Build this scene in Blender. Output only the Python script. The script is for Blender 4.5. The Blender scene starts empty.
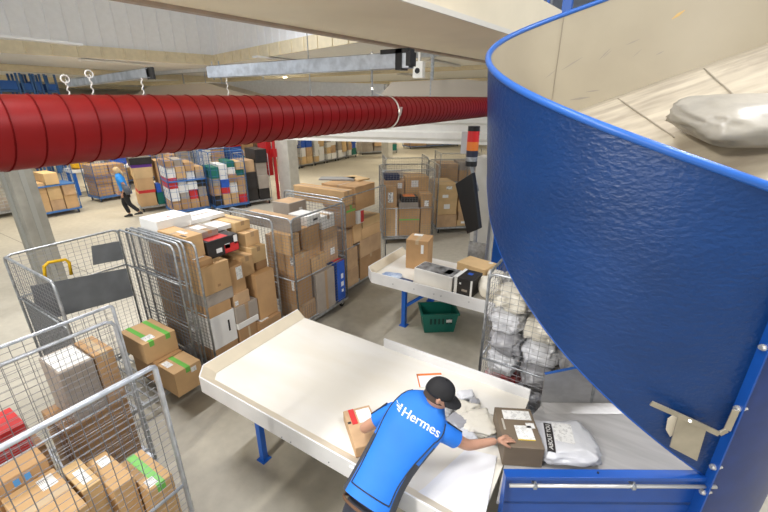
import bpy, bmesh, math, random
from mathutils import Vector, Matrix, noise
from mathutils.bvhtree import BVHTree
R = math.radians
C = bpy.context.scene.collection
rnd = random.Random(7)

# ------------------------------------------------------------------ camera frame (used to measure the place from the photograph)
F = 390.0; CH = 3.45; PITCH = math.atan(152/390.); YAW = R(32)
cp, sp = math.cos(PITCH), math.sin(PITCH); ca, sa = math.cos(YAW), math.sin(YAW)
def ray(x, y):
    dx = (x-384)/F; dy = -(y-256)/F
    up = dy*cp-sp; fw = cp+dy*sp
    return Vector((dx*ca-fw*sa, dx*sa+fw*ca, up))
O0 = Vector((0, 0, CH))
def PZ(x, y, z): r = ray(x, y); return O0+r*((z-CH)/r.z)
def PX(x, y, X): r = ray(x, y); return O0+r*(X/r.x)
def PY(x, y, Y): r = ray(x, y); return O0+r*(Y/r.y)

# ------------------------------------------------------------------ materials
MATS = {}
def mat(name, col, rough=.6, metal=0, var=0, vscale=6, bump=0, bscale=40, spec=.5, emit=0, col2=None, alpha=None, detail=4, stretch=None):
    if name in MATS: return MATS[name]
    m = bpy.data.materials.new(name); m.use_nodes = True
    nt = m.node_tree; b = nt.nodes['Principled BSDF']
    c = (*col, 1)
    b.inputs['Base Color'].default_value = c; b.inputs['Roughness'].default_value = rough
    b.inputs['Metallic'].default_value = metal; b.inputs['Specular IOR Level'].default_value = spec
    tc = nt.nodes.new('ShaderNodeTexCoord')
    src = tc.outputs['Object']
    if stretch:
        mp = nt.nodes.new('ShaderNodeMapping'); mp.inputs['Scale'].default_value = stretch
        nt.links.new(src, mp.inputs['Vector']); src = mp.outputs['Vector']
    if var or col2:
        n = nt.nodes.new('ShaderNodeTexNoise'); n.inputs['Scale'].default_value = vscale; n.inputs['Detail'].default_value = detail
        nt.links.new(src, n.inputs['Vector'])
        cr = nt.nodes.new('ShaderNodeValToRGB'); cr.color_ramp.elements[0].position = .35; cr.color_ramp.elements[1].position = .65
        if col2 is None:
            cr.color_ramp.elements[0].color = (*[v*(1-var) for v in col], 1); cr.color_ramp.elements[1].color = (*[min(1, v*(1+var)) for v in col], 1)
        else:
            cr.color_ramp.elements[0].color = (*col2, 1); cr.color_ramp.elements[1].color = c
        nt.links.new(n.outputs['Fac'], cr.inputs['Fac']); nt.links.new(cr.outputs['Color'], b.inputs['Base Color'])
    if bump:
        n2 = nt.nodes.new('ShaderNodeTexNoise'); n2.inputs['Scale'].default_value = bscale; n2.inputs['Detail'].default_value = 3
        nt.links.new(src, n2.inputs['Vector'])
        bp = nt.nodes.new('ShaderNodeBump'); bp.inputs['Strength'].default_value = bump; bp.inputs['Distance'].default_value = .01
        nt.links.new(n2.outputs['Fac'], bp.inputs['Height']); nt.links.new(bp.outputs['Normal'], b.inputs['Normal'])
    if emit:
        b.inputs['Emission Color'].default_value = c; b.inputs['Emission Strength'].default_value = emit
    if alpha is not None:
        b.inputs['Alpha'].default_value = alpha
    MATS[name] = m; return m

KR = [mat('kraft_a', (.50, .30, .14), .75, var=.10, vscale=3, bump=.05), mat('kraft_b', (.58, .37, .18), .75, var=.08, vscale=3, bump=.05),
      mat('kraft_c', (.39, .23, .11), .75, var=.10, vscale=3, bump=.05), mat('kraft_d', (.52, .34, .19), .75, var=.12, vscale=4, bump=.05),
      mat('kraft_e', (.64, .44, .22), .75, var=.08, vscale=3, bump=.05)]
KGREY = mat('grey_board', (.36, .31, .26), .7, var=.08, vscale=4)
KWHITE = mat('white_board', (.80, .79, .76), .6, var=.03, vscale=4)
KOLIVE = mat('olive_board', (.17, .13, .09), .6, var=.06, vscale=4)
KBLUE = mat('blue_board', (.02, .10, .50), .45, var=.1)
KRED = mat('red_board', (.60, .03, .03), .5, var=.1)
KBLACK = mat('black_board', (.025, .022, .022), .4, var=.2)
TAPE = mat('brown_tape', (.40, .26, .14), .3); TAPEC = mat('clear_tape', (.55, .42, .27), .25)
TAPEG = mat('green_tape', (.16, .50, .08), .4)
def striped(name, base, ink, scale, axis='X', thr=.6):
    m = bpy.data.materials.new(name); m.use_nodes = True; nt = m.node_tree; b = nt.nodes['Principled BSDF']
    tc = nt.nodes.new('ShaderNodeTexCoord'); w = nt.nodes.new('ShaderNodeTexWave'); w.bands_direction = axis
    w.inputs['Scale'].default_value = scale; w.inputs['Distortion'].default_value = 0
    n = nt.nodes.new('ShaderNodeTexNoise'); n.inputs['Scale'].default_value = 30
    nt.links.new(tc.outputs['Object'], w.inputs['Vector']); nt.links.new(tc.outputs['Object'], n.inputs['Vector'])
    mu = nt.nodes.new('ShaderNodeMath'); mu.operation = 'MULTIPLY'
    nt.links.new(w.outputs['Fac'], mu.inputs[0]); nt.links.new(n.outputs['Fac'], mu.inputs[1])
    cr = nt.nodes.new('ShaderNodeValToRGB'); cr.color_ramp.interpolation = 'CONSTANT'
    cr.color_ramp.elements[0].color = (*base, 1); cr.color_ramp.elements[1].position = thr; cr.color_ramp.elements[1].color = (*ink, 1)
    nt.links.new(mu.outputs[0], cr.inputs['Fac']); nt.links.new(cr.outputs['Color'], b.inputs['Base Color'])
    b.inputs['Roughness'].default_value = .5; return m
PAPER = striped('label_paper', (.82, .82, .80), (.25, .25, .25), 34, 'Y', .50)
WHITEP = mat('plain_paper', (.82, .82, .80), .5)
GALV = mat('galvanised_steel', (.42, .44, .46), .42, .75, var=.22, vscale=18)
GALVB = mat('bright_zinc', (.62, .66, .72), .38, .6, var=.15, vscale=12)
WIRE = mat('zinc_wire', (.27, .27, .28), .5, .5)
BLUECAGE = mat('blue_cage_paint', (.05, .16, .42), .45)
STEEL = mat('brushed_stainless', (.50, .50, .50), .33, .75, var=.06, vscale=3, stretch=(1, 8, 8))
CHSTEEL = mat('channel_steel', (.46, .45, .44), .42, .35, var=.10, vscale=3, stretch=(.6, 5, 5))
BOLTM = mat('bolt_zinc', (.75, .73, .68), .3, .7)
TABM = mat('cream_table_board', (.80, .78, .73), .45, col2=(.74, .70, .61), vscale=1.6, stretch=(.5, 1.6, 1))
TABS = mat('cream_table_skirt', (.74, .66, .51), .5, var=.04)
TABL = mat('white_table_lip', (.82, .82, .82), .45, var=.03)
LEGB = mat('blue_leg_paint', (.015, .12, .52), .4)
CREAM = mat('cream_conveyor_paint', (.88, .79, .60), .5, var=.04, vscale=1.2)
BROWNED = mat('beam_lip_brown', (.36, .28, .22), .5, var=.1)
LINER = mat('chute_liner', (.44, .39, .29), .5, col2=(.40, .35, .26), vscale=1.5)
FLOORC = mat('chute_floor_sheet', (.55, .49, .38), .42, col2=(.36, .31, .24), vscale=2.4, stretch=(1.2, 4.5, 1))
BLUER = mat('blue_rim', (.025, .13, .50), .35, var=.05)
BLUEH = mat('blue_hammered_grp', (.002, .033, .14), .38, var=.12, vscale=1.5, bump=.8, bscale=24, stretch=(1, 1, 1.6))
BLUEP = mat('blue_panel_paint', (.006, .07, .34), .38, var=.05)
BLUED = mat('blue_shaded_section', (.004, .03, .16), .4, var=.1)  # shade of the section curving away is put into this blue
RUBBER = mat('black_rubber', (.02, .02, .02), .6)
BLK = mat('black_plastic', (.012, .012, .013), .35)
FLOORM = None
def plastic_bag(name, col, ink=None, sc=8):
    m = mat(name, col, .28, 0, bump=1.0, bscale=9, col2=ink, vscale=sc); return m
BAGW = plastic_bag('white_poly', (.66, .67, .70)); BAGG = plastic_bag('grey_poly', (.36, .36, .38)); BAGK = plastic_bag('black_print_poly', (.62, .62, .60), (.03, .03, .03), 12)
BAGR = plastic_bag('red_print_poly', (.62, .62, .62), (.55, .03, .03), 7); BAGC = plastic_bag('cream_poly', (.74, .70, .60)); BAGBL = plastic_bag('pale_blue_poly', (.60, .68, .80), (.18, .28, .5), 9)

# ------------------------------------------------------------------ mesh building
ORG = {}
class MB:
    def __init__(s): s.v = []; s.f = []; s.mi = []
    def add(s, vs, fs, mi=0):
        n = len(s.v); s.v += [Vector(v) for v in vs]; s.f += [tuple(n+i for i in f) for f in fs]; s.mi += [mi]*len(fs)
    def box(s, lo, hi, M=None, mi=0):
        x0, y0, z0 = lo; x1, y1, z1 = hi
        vs = [Vector(p) for p in ((x0,y0,z0),(x1,y0,z0),(x1,y1,z0),(x0,y1,z0),(x0,y0,z1),(x1,y0,z1),(x1,y1,z1),(x0,y1,z1))]
        if M: vs = [M@v for v in vs]
        s.add(vs, [(0,3,2,1),(4,5,6,7),(0,1,5,4),(1,2,6,5),(2,3,7,6),(3,0,4,7)], mi); return s
    def tube(s, pts, r, n=8, caps=True, mi=0):
        pts = [Vector(p) for p in pts]; rings = []; up = None
        for i, p in enumerate(pts):
            d = (pts[min(i+1, len(pts)-1)]-pts[max(i-1, 0)]).normalized()
            if up is None: up = Vector((0,0,1)) if abs(d.z) < .9 else Vector((1,0,0))
            a = d.cross(up).normalized(); b = a.cross(d).normalized(); up = b
            rr = r[i] if isinstance(r, (list, tuple)) else r
            rings.append([p+(a*math.cos(2*math.pi*k/n)+b*math.sin(2*math.pi*k/n))*rr for k in range(n)])
        vs = [v for q in rings for v in q]; fs = []
        for i in range(len(pts)-1):
            for k in range(n):
                fs.append((i*n+k, i*n+(k+1)%n, (i+1)*n+(k+1)%n, (i+1)*n+k))
        if caps: fs += [tuple(range(n))[::-1], tuple((len(pts)-1)*n+k for k in range(n))]
        s.add(vs, fs, mi); return s
    def bar(s, p, q, w, h, mi=0, up=(0,0,1)):
        p, q = Vector(p), Vector(q); d = (q-p).normalized(); u = Vector(up)
        if abs(d.dot(u)) > .95: u = Vector((1,0,0))
        a = d.cross(u).normalized()*w/2; b = a.cross(d).normalized()*h/2
        s.add([p-a-b, p+a-b, p+a+b, p-a+b, q-a-b, q+a-b, q+a+b, q-a+b], [(0,3,2,1),(4,5,6,7),(0,1,5,4),(1,2,6,5),(2,3,7,6),(3,0,4,7)], mi); return s
    def prism(s, poly, d, mi=0):
        d = Vector(d); n = len(poly); vs = [Vector(p) for p in poly]; vs += [v+d for v in vs]
        s.add(vs, [tuple(range(n))[::-1], tuple(range(n, 2*n))]+[(i, (i+1)%n, n+(i+1)%n, n+i) for i in range(n)], mi); return s
    def loft(s, rings, mi=0, caps=True):
        n = len(rings[0]); vs = [v for r in rings for v in r]; fs = []
        for i in range(len(rings)-1):
            for k in range(n): fs.append((i*n+k, i*n+(k+1)%n, (i+1)*n+(k+1)%n, (i+1)*n+k))
        if caps: fs += [tuple(range(n))[::-1], tuple((len(rings)-1)*n+k for k in range(n))]
        s.add(vs, fs, mi); return s
    def grid(s, fn, nu, nv, mi=0, wrap=False):
        vs = [Vector(fn(i/nu, j/nv)) for i in range(nu+1) for j in range(nv+1)]
        s.add(vs, [(i*(nv+1)+j, (i+1)*(nv+1)+j, (i+1)*(nv+1)+j+1, i*(nv+1)+j+1) for i in range(nu) for j in range(nv)], mi); return s
    def build(s, name, ms, parent=None, smooth=False, bevel=0, fix=True, angle=None):
        org = ORG.get(parent.name, Vector((0,0,0))) if parent else Vector((0,0,0))
        me = bpy.data.meshes.new(name); me.from_pydata([v-org for v in s.v], [], s.f)
        for m in (ms if isinstance(ms, (list, tuple)) else [ms]): me.materials.append(m)
        for p, i in zip(me.polygons, s.mi): p.material_index = i
        if fix:
            bm = bmesh.new(); bm.from_mesh(me); bmesh.ops.recalc_face_normals(bm, faces=bm.faces); bm.to_mesh(me); bm.free()
        if smooth: me.shade_smooth()
        o = bpy.data.objects.new(name, me); C.objects.link(o)
        if parent: o.parent = parent; ORG[o.name] = org
        if bevel:
            md = o.modifiers.new('bevel', 'BEVEL'); md.width = bevel; md.segments = 2; md.limit_method = 'ANGLE'
        if smooth and angle:
            pass
        return o
def tag(o, label=None, cat=None, group=None, kind=None):
    if label: o['label'] = label
    if cat: o['category'] = cat
    if group: o['group'] = group
    if kind: o['kind'] = kind
    return o
def thing(name, loc, label, cat, group=None, rz=0):
    o = bpy.data.objects.new(name, None); C.objects.link(o); o.empty_display_size = .1
    o.location = loc; o.rotation_euler = (0, 0, rz); tag(o, label, cat, group); return o
def worldthing(name, loc, label, cat, group=None):      # parts given in world coordinates
    o = thing(name, loc, label, cat, group); ORG[o.name] = Vector(loc); return o
def struct(o): o['kind'] = 'structure'; return o
def copy_tree(o, parent=None):
    c = o.copy(); C.objects.link(c); c.parent = parent
    for ch in list(o.children): copy_tree(ch, c)
    return c
def Rz(a): return Matrix.Rotation(a, 4, 'Z')

# ------------------------------------------------------------------ the hall
def floor_material():
    m = bpy.data.materials.new('polished_concrete'); m.use_nodes = True; nt = m.node_tree; b = nt.nodes['Principled BSDF']
    tc = nt.nodes.new('ShaderNodeTexCoord')
    n1 = nt.nodes.new('ShaderNodeTexNoise'); n1.inputs['Scale'].default_value = .5; n1.inputs['Detail'].default_value = 6
    n2 = nt.nodes.new('ShaderNodeTexNoise'); n2.inputs['Scale'].default_value = 9; n2.inputs['Detail'].default_value = 8
    for n in (n1, n2): nt.links.new(tc.outputs['Object'], n.inputs['Vector'])
    mx = nt.nodes.new('ShaderNodeMix'); mx.data_type = 'FLOAT'; mx.inputs[0].default_value = .35
    nt.links.new(n1.outputs['Fac'], mx.inputs[2]); nt.links.new(n2.outputs['Fac'], mx.inputs[3])
    cr = nt.nodes.new('ShaderNodeValToRGB'); e = cr.color_ramp.elements
    e[0].position = .36; e[0].color = (.39, .36, .295, 1); e[1].position = .62; e[1].color = (.50, .465, .38, 1)
    nt.links.new(mx.outputs[0], cr.inputs['Fac']); nt.links.new(cr.outputs['Color'], b.inputs['Base Color'])
    b.inputs['Roughness'].default_value = .5; b.inputs['Specular IOR Level'].default_value = .4
    return m
m = MB(); m.box((-75, -12, -.2), (25, 75, 0)); struct(m.build('floor', floor_material()))
m = MB()
for i in range(6): m.box((-75, 3.2+i*9.0, .0005), (25, 3.215+i*9.0, .0015))
struct(m.build('trim_1', mat('floor_joint', (.22, .20, .17), .7)))
WALLM = mat('far_wall_panel', (.62, .56, .45), .7, var=.05, vscale=.3)
m = MB(); m.box((-62, -12, 0), (-61.7, 75, 7)); struct(m.build('wall_left', WALLM))
m = MB(); m.box((-62, 66, 0), (25, 66.3, 7)); struct(m.build('wall_back', WALLM))

CEILW = mat('white_ceiling_sheet', (.86, .88, .92), .5, var=.02)
STRIP = mat('cream_ribbed_strip', (.74, .66, .48), .55, var=.05)
STRIPG = mat('pale_grey_strip', (.62, .66, .72), .5, var=.05)
# upper bulkhead: two ribbed white faces meeting in a corner, above the lower ceiling
Zb = 5.2
K0 = PZ(215, 65, Zb); KA = PZ(-120, 45, Zb); KB = PZ(430, 30.5, Zb)
def ribbed(p, q, z0, z1, pitch, name, mt, w=.06, h=.02):
    m = MB(); d = (q-p); L = d.length; d.normalize(); nrm = Vector((-d.y, d.x, 0))
    if nrm.dot(-p) < 0: nrm = -nrm
    m.prism([Vector((p.x, p.y, z0)), Vector((q.x, q.y, z0)), Vector((q.x, q.y, z1)), Vector((p.x, p.y, z1))], -nrm*.05)
    k = pitch
    while k < L:
        a = p+d*k; a.z = z0; b = a.copy(); b.z = z1
        m.bar(a, b, h*2, w); k += pitch
    return struct(m.build(name, mt))
ribbed(K0, KA, Zb, 8.6, .55, 'wall_upper', CEILW)
ribbed(K0, KB, Zb, 8.6, .55, 'wall_upper', CEILW)
for (p, q) in ((K0, KA), (K0, KB)):
    m = MB(); d = (q-p).normalized(); L = (q-p).length; nrm = Vector((-d.y, d.x, 0))
    if nrm.dot(-p) < 0: nrm = -nrm
    a = p+nrm*.02; b = q+nrm*.02
    m.prism([Vector((a.x, a.y, Zb-.02)), Vector((b.x, b.y, Zb-.02)), Vector((b.x, b.y, Zb+.42)), Vector((a.x, a.y, Zb+.42))], nrm*.05)
    k = .5
    while k < L:
        c = a+d*k+nrm*.07; m.bar(Vector((c.x, c.y, Zb)), Vector((c.x, c.y, Zb+.40)), .05, .06); k += .8
    struct(m.build('trim_2', STRIP))
# lower ceiling beyond the bulkhead
m = MB(); m.prism([Vector((*K0.xy, Zb)), Vector((*KA.xy, Zb)), Vector((-75, KA.y, Zb)), Vector((-75, 75, Zb)), Vector((25, 75, Zb)), Vector((25, KB.y+6, Zb)), Vector((*KB.xy, Zb))], (0, 0, .1))
struct(m.build('ceiling', CEILW))
m = MB(); m.box((-75, -12, 8.6), (25, 40, 8.7)); struct(m.build('ceiling', CEILW))
for k, (y0, zz, mt) in enumerate(((14, 5.02, STRIPG), (20, 5.02, STRIP), (29, 4.98, STRIP), (42, 4.98, STRIPG))):
    m = MB(); m.box((-60, y0, zz), (10, y0+.35, zz+.17)); struct(m.build('trim_3', mt))
for k, x0 in enumerate((-26, -36, -48)):
    m = MB(); m.box((x0, 0, 4.9), (x0+.4, 60, 5.19)); struct(m.build('trim_4', STRIP))
# lamp rows under both ceilings
LAMPH = mat('lamp_housing', (.75, .75, .75), .4)
def lamp(x, y, z, L, power, rz=0, label=None):
    t = thing('ceiling_lamp', (x, y, z), label, 'ceiling lamp', 'batten lamps under the hall ceiling', rz)
    h = MB(); h.box((-.15, -L/2, 0), (.15, L/2, .07)); h.build('housing', LAMPH, t)
    d = bpy.data.lights.new('lamp_light', 'AREA'); d.shape = 'RECTANGLE'; d.size = .28; d.size_y = L; d.energy = power; d.color = (1, .88, .68) if z < 6 else (.97, .97, 1); d.spread = R(140)
    lo = bpy.data.objects.new('lamp_light', d); C.objects.link(lo); lo.location = (0, 0, -.01); lo.parent = t
n = 0
for (x, y) in ((-20, 10), (-20, 20), (-20, 32), (-33, 12), (-33, 26), (-33, 42), (-8, 18), (-8, 30), (-8, 45), (4, 25), (-48, 20), (-48, 40), (-15, 5), (-13, 13), (-13, 24)):
    lamp(x, y, 5.1, 3.0, 170 if x > -16 else 330, 0, 'white batten lamp under the lower ceiling of the hall')
for (x, y, e_) in ((-7.5, 2.5, 330), (-10, 8, 220), (-2.5, 0, 220), (3, 2, 240), (3, 7, 300)):
    lamp(x, y, 8.3, 3.0, e_, 0, 'white batten lamp high under the upper ceiling')
# a flood lamp on a mast bracket behind the photographer
t = thing('flood_lamp', (-2.3, -3.6, 5.6), 'white flood lamp high behind the sorting table', 'lamp')
h = MB(); h.box((-.35, -.35, .03), (.35, .35, .12)); o = h.build('housing', LAMPH, t)
d = bpy.data.lights.new('flood_light', 'AREA'); d.shape = 'SQUARE'; d.size = .6; d.energy = 300; d.color = (1, .95, .87)
lo = bpy.data.objects.new('flood_light', d); C.objects.link(lo); lo.parent = t
t.rotation_euler = (Vector((-.9, 2.6, .9))-Vector(t.location)).to_track_quat('-Z', 'Y').to_euler()
bpy.context.view_layer.update()
m = MB(); m.tube([t.location+Vector((0, -.12, 0)), t.location+Vector((0, -.3, -.1)), Vector((t.location.x, t.location.y-.3, 0))], .03, 10); m.v = [t.matrix_world.inverted()@v for v in m.v]; m.build('mast', LAMPH, t)
t = thing('fill_lamp', (.4, -1.6, 3.5), 'added fill lamp on a mast, unseen, brightening the cream conveyor from below', 'lamp')  # added unseen fill light with housing and mast, brightens the conveyor underside
h = MB(); h.box((-.2, -.2, .02), (.2, .2, .1)); h.build('housing', LAMPH, t)
d = bpy.data.lights.new('fill_light', 'AREA'); d.shape = 'SQUARE'; d.size = .4; d.energy = 22; d.color = (1, .93, .80); d.spread = R(120)
lo = bpy.data.objects.new('fill_light', d); C.objects.link(lo); lo.parent = t
t.rotation_euler = (Vector((-2.6, 3.2, 4.24))-Vector(t.location)).to_track_quat('-Z', 'Y').to_euler(); bpy.context.view_layer.update()
m = MB(); m.tube([t.location+Vector((.05, -.12, 0)), t.location+Vector((.1, -.3, -.1)), Vector((t.location.x+.1, t.location.y-.3, 0))], .025, 10); m.v = [t.matrix_world.inverted()@v for v in m.v]; m.build('mast', LAMPH, t)

# ------------------------------------------------------------------ roll cages
def panel(L, z0, z1, mt, wire=WIRE, pitch=.052, mids=(.5,), r=.014, wr=.0022, bend=.06):
    """a framed wire panel along local x in the plane y=0: returns (frame MB, wire MB)"""
    f = MB()
    pts = [(0, 0, z0), (0, 0, z1-bend), (bend*.3, 0, z1-bend*.3), (bend, 0, z1), (L-bend, 0, z1), (L-bend*.3, 0, z1-bend*.3), (L, 0, z1-bend), (L, 0, z0)]
    f.tube(pts, r, 8)
    for q in mids: f.tube([(0, 0, z0+(z1-z0)*q), (L, 0, z0+(z1-z0)*q)], r*.7, 6)
    f.tube([(0, 0, z0+.05), (L, 0, z0+.05)], r*.8, 6)
    w = MB(); k = pitch
    while k < L-.01:
        w.tube([(k, 0, z0+.05), (k, 0, z1)], wr, 4, False); k += pitch*1.35
    k = z0+.05+pitch
    while k < z1-.01:
        w.tube([(0, wr*2, k), (L, wr*2, k)], wr, 4, False); k += pitch
    return f, w
def xf(mb, M):
    mb.v = [M@v for v in mb.v]; return mb
def make_cage(loc, rz, W, D, Hh, label, group=None, walls='LRB', mt=GALV, wire=WIRE, pitch=.052, wr=.0022, name='roll_cage', mids=(.5,), r=.014, bend=.06):
    """origin at the front left foot, width along x, depth along +y; walls: L x=0, R x=W, B y=D, F y=0"""
    t = thing(name, loc, label, 'roll cage', group, rz)
    b = MB(); zb = .17
    b.bar((0, 0, zb), (W, 0, zb), .035, .045); b.bar((0, D, zb), (W, D, zb), .035, .045)
    b.bar((0, 0, zb), (0, D, zb), .035, .045); b.bar((W, 0, zb), (W, D, zb), .035, .045)
    k = .09
    while k < D-.02: b.bar((0, k, zb+.01), (W, k, zb+.01), .02, .012); k += .09
    b.build('base_frame', mt, t)
    for (x, y) in ((.08, .08), (W-.08, .08), (.08, D-.08), (W-.08, D-.08)):
        c = MB(); c.box((x-.03, y-.03, .13), (x+.03, y+.03, .15)); c.bar((x-.022, y, .135), (x-.022, y, .05), .004, .05, up=(0,1,0)); c.bar((x+.022, y, .135), (x+.022, y, .05), .004, .05, up=(0,1,0))
        co = c.build('caster', mt, t)
        w = MB(); w.tube([(x-.016, y, .055), (x+.016, y, .055)], .054, 14); w.build('wheel', RUBBER, co)
    T = {'L': (Rz(R(90)), D), 'R': (Matrix.Translation((W, 0, 0))@Rz(R(90)), D), 'B': (Matrix.Translation((0, D, 0)), W), 'F': (Matrix.Identity(4), W)}
    for wl in walls:
        M, L = T[wl]; f, w = panel(L, .17, Hh, mt, mids=mids, pitch=pitch, wr=wr, r=r, bend=bend)
        fo = xf(f, M).build('side_panel', mt, t, smooth=True)
        xf(w, M).build('wire_mesh', wire, fo, smooth=False)
    return t

# ------------------------------------------------------------------ cardboard boxes
def cbox(lo, hi, mt, label, group=None, rz=0, tape='X', tmat=None, labels=(), name='cardboard_box', cat='box', loc=None, prints=()):
    """lo/hi: world corners; tape X or Y = direction of the tape strip over the top; labels: list of (face, u, v, w, h[, material]) with u, v in 0..1"""
    lo = Vector(lo); hi = Vector(hi); s = hi-lo; c = Vector(((lo.x+hi.x)/2, (lo.y+hi.y)/2, lo.z))
    m = MB(); hx, hy, z = s.x/2, s.y/2, s.z
    m.box((-hx, -hy, 0), (hx, hy, z))
    o = m.build(name, mt, None, bevel=min(.006, z*.1)); o.location = c; o.rotation_euler = (0, 0, rz)
    tag(o, label, cat, group)
    if tape:
        t = MB(); w = .028; e = .0012; dn = min(.07, z*.45)
        tl = [0] if tape in 'XY' else [-.25, .25]
        for off in tl:
            if tape.upper() in ('X', 'XX'):
                y = off*s.y; t.box((-hx-e, y-w, z-e), (hx+e, y+w, z+e)); t.box((-hx-e, y-w, z-dn), (-hx+e, y+w, z)); t.box((hx-e, y-w, z-dn), (hx+e, y+w, z))
            else:
                x = off*s.x; t.box((x-w, -hy-e, z-e), (x+w, hy+e, z+e)); t.box((x-w, -hy-e, z-dn), (x+w, -hy+e, z)); t.box((x-w, hy-e, z-dn), (x+w, hy+e, z))
        t.build('packing_tape', tmat or rnd.choice([TAPE, TAPEC]), o)
    for (fc, u, v, w, h, *mm) in labels:
        l = MB(); e = .0022
        w = min(w, 1.); h = min(h, 1.)
        if fc == 'T': a = Vector((-hx+u*s.x, -hy+v*s.y, z)); l.box((a.x-w*s.x/2, a.y-h*s.y/2, z-e), (a.x+w*s.x/2, a.y+h*s.y/2, z+e))
        if fc == '+X': a = (-hy+u*s.y, v*z); l.box((hx-e, a[0]-w*s.y/2, a[1]-h*z/2), (hx+e, a[0]+w*s.y/2, a[1]+h*z/2))
        if fc == '-Y': a = (-hx+u*s.x, v*z); l.box((a[0]-w*s.x/2, -hy-e, a[1]-h*z/2), (a[0]+w*s.x/2, -hy+e, a[1]+h*z/2))
        l.build('shipping_label' if not mm else 'printed_patch', mm[0] if mm else PAPER, o)
    return o
def settle(specs, base, ylim, xback):
    """specs: dict(lo, hi) boxes in one cage: rest each on what carries it and part the overlaps"""
    done = []
    for s in sorted(specs, key=lambda q: q['lo'].z):
        lo, hi = s['lo'], s['hi']
        lo.y = max(lo.y, ylim[0]); hi.y = min(hi.y, ylim[1]); lo.x = max(lo.x, xback)
        for d in done:
            ov = [min(hi[i], d['hi'][i])-max(lo[i], d['lo'][i]) for i in range(3)]
            if min(ov) > 0:
                if ov[1] < .45*min(hi.y-lo.y, d['hi'].y-d['lo'].y) and ov[1] < ov[2]*1.3:
                    if lo.y+hi.y > d['lo'].y+d['hi'].y: lo.y = d['hi'].y+.004
                    else: hi.y = d['lo'].y-.004
                else:
                    lo.z = d['hi'].z+.001
        if hi.z-lo.z < .04: hi.z = lo.z+.06
        sup = base
        for d in done:
            if min(hi.x, d['hi'].x)-max(lo.x, d['lo'].x) > .03 and min(hi.y, d['hi'].y)-max(lo.y, d['lo'].y) > .03 and d['hi'].z <= lo.z+.01:
                sup = max(sup, d['hi'].z)
        lo.z = sup+.001
        done.append(s)
    return done
def pxbox(Xf, dep, x0, y0, x1, y1, **k):
    a = PX(x0, y0, Xf); b = PX(x1, y1, Xf)
    return dict(lo=Vector((Xf-dep, a.y, b.z)), hi=Vector((Xf, b.y, a.z)), **k)
def emit_boxes(specs, base, ylim, xback, group):
    for s in settle(specs, base, ylim, xback):
        if s['hi'].y-s['lo'].y < .05 or s['hi'].z-s['lo'].z < .02: continue
        cbox(s['lo'], s['hi'], s['m'], s['d'], group, tape=s.get('t', 'X'), tmat=s.get('tm'), labels=s.get('l', ()), rz=s.get('rz', 0))
BASE = .187
a, b_, c_, d_, e_ = KR

# --- empty cage behind the pillar side, with grey plates and the yellow loop
cg = make_cage((-5.52, 1.14, 0), 0, 1.24, 1.14, 1.93, 'nearly empty wire roll cage with grey sheet plates and a yellow loop', walls='LFB', mids=(.72,))
PLATE = mat('grey_plate', (.15, .16, .17), .5, var=.1)
def lplate(mb_pts, off=.01):  # plate on the back panel X=-5.52 from pixel corners
    ps = [PX(x, y, -5.515) for x, y in mb_pts]; return [Vector((0.008, min(p.y, 2.26)-1.14, p.z)) for p in ps]
m = MB(); m.prism(lplate([(30, 286), (136, 265), (138, 294), (40, 322)]), (.006, 0, 0)); m.build('sheet_plate', PLATE, cg)
m = MB(); m.prism(lplate([(91, 246), (123, 240), (124, 259), (93, 265)]), (.006, 0, 0)); m.build('sheet_plate', PLATE, cg)
m = MB(); m.box((.03, .02, .25), (1.2, .028, 1.45)); m.build('sheet_plate', PLATE, cg)
q = lplate([(44, 278), (43, 266), (47, 262), (64, 259), (68, 262), (70, 274)])
m = MB(); m.tube([v+Vector((.03, 0, 0)) for v in q], .018, 10); o = m.build('handle_loop', mat('yellow_loop', (.75, .45, .01), .4), cg, smooth=True); o['label'] = 'yellow tubular loop'
g = 'taped parcels on the empty roll cage'
cbox((-4.98, 1.86, BASE), (-4.42, 2.2, .52), a, 'brown cardboard box under the parcel with two green tapes, beside the nearly empty cage wall', g, tape=None)
cbox((-5.02, 1.80, .522), (-4.48, 2.20, .80), b_, 'brown box with two green tape strips, stacked on another in the nearly empty cage', g, tape='XX', tmat=TAPEG, labels=[('T', .8, .3, .22, .3)])
cbox((-4.40, 1.86, BASE), (-4.04, 2.20, .52), b_, 'brown box with one green tape strip and white label, by the nearly empty cage', g, tape='X', tmat=TAPEG, labels=[('T', .3, .2, .4, .22), ('+X', .7, .8, .2, .2)])
# nested frames standing between the empty cage and the first full cage
cn = make_cage((-5.42, 2.33, 0), 0, 1.18, .05, 1.95, 'folded wire cage frame squeezed between the nearly empty cage and the first full one', walls='FB', name='folded_cage', mids=(.35, .7))

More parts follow.
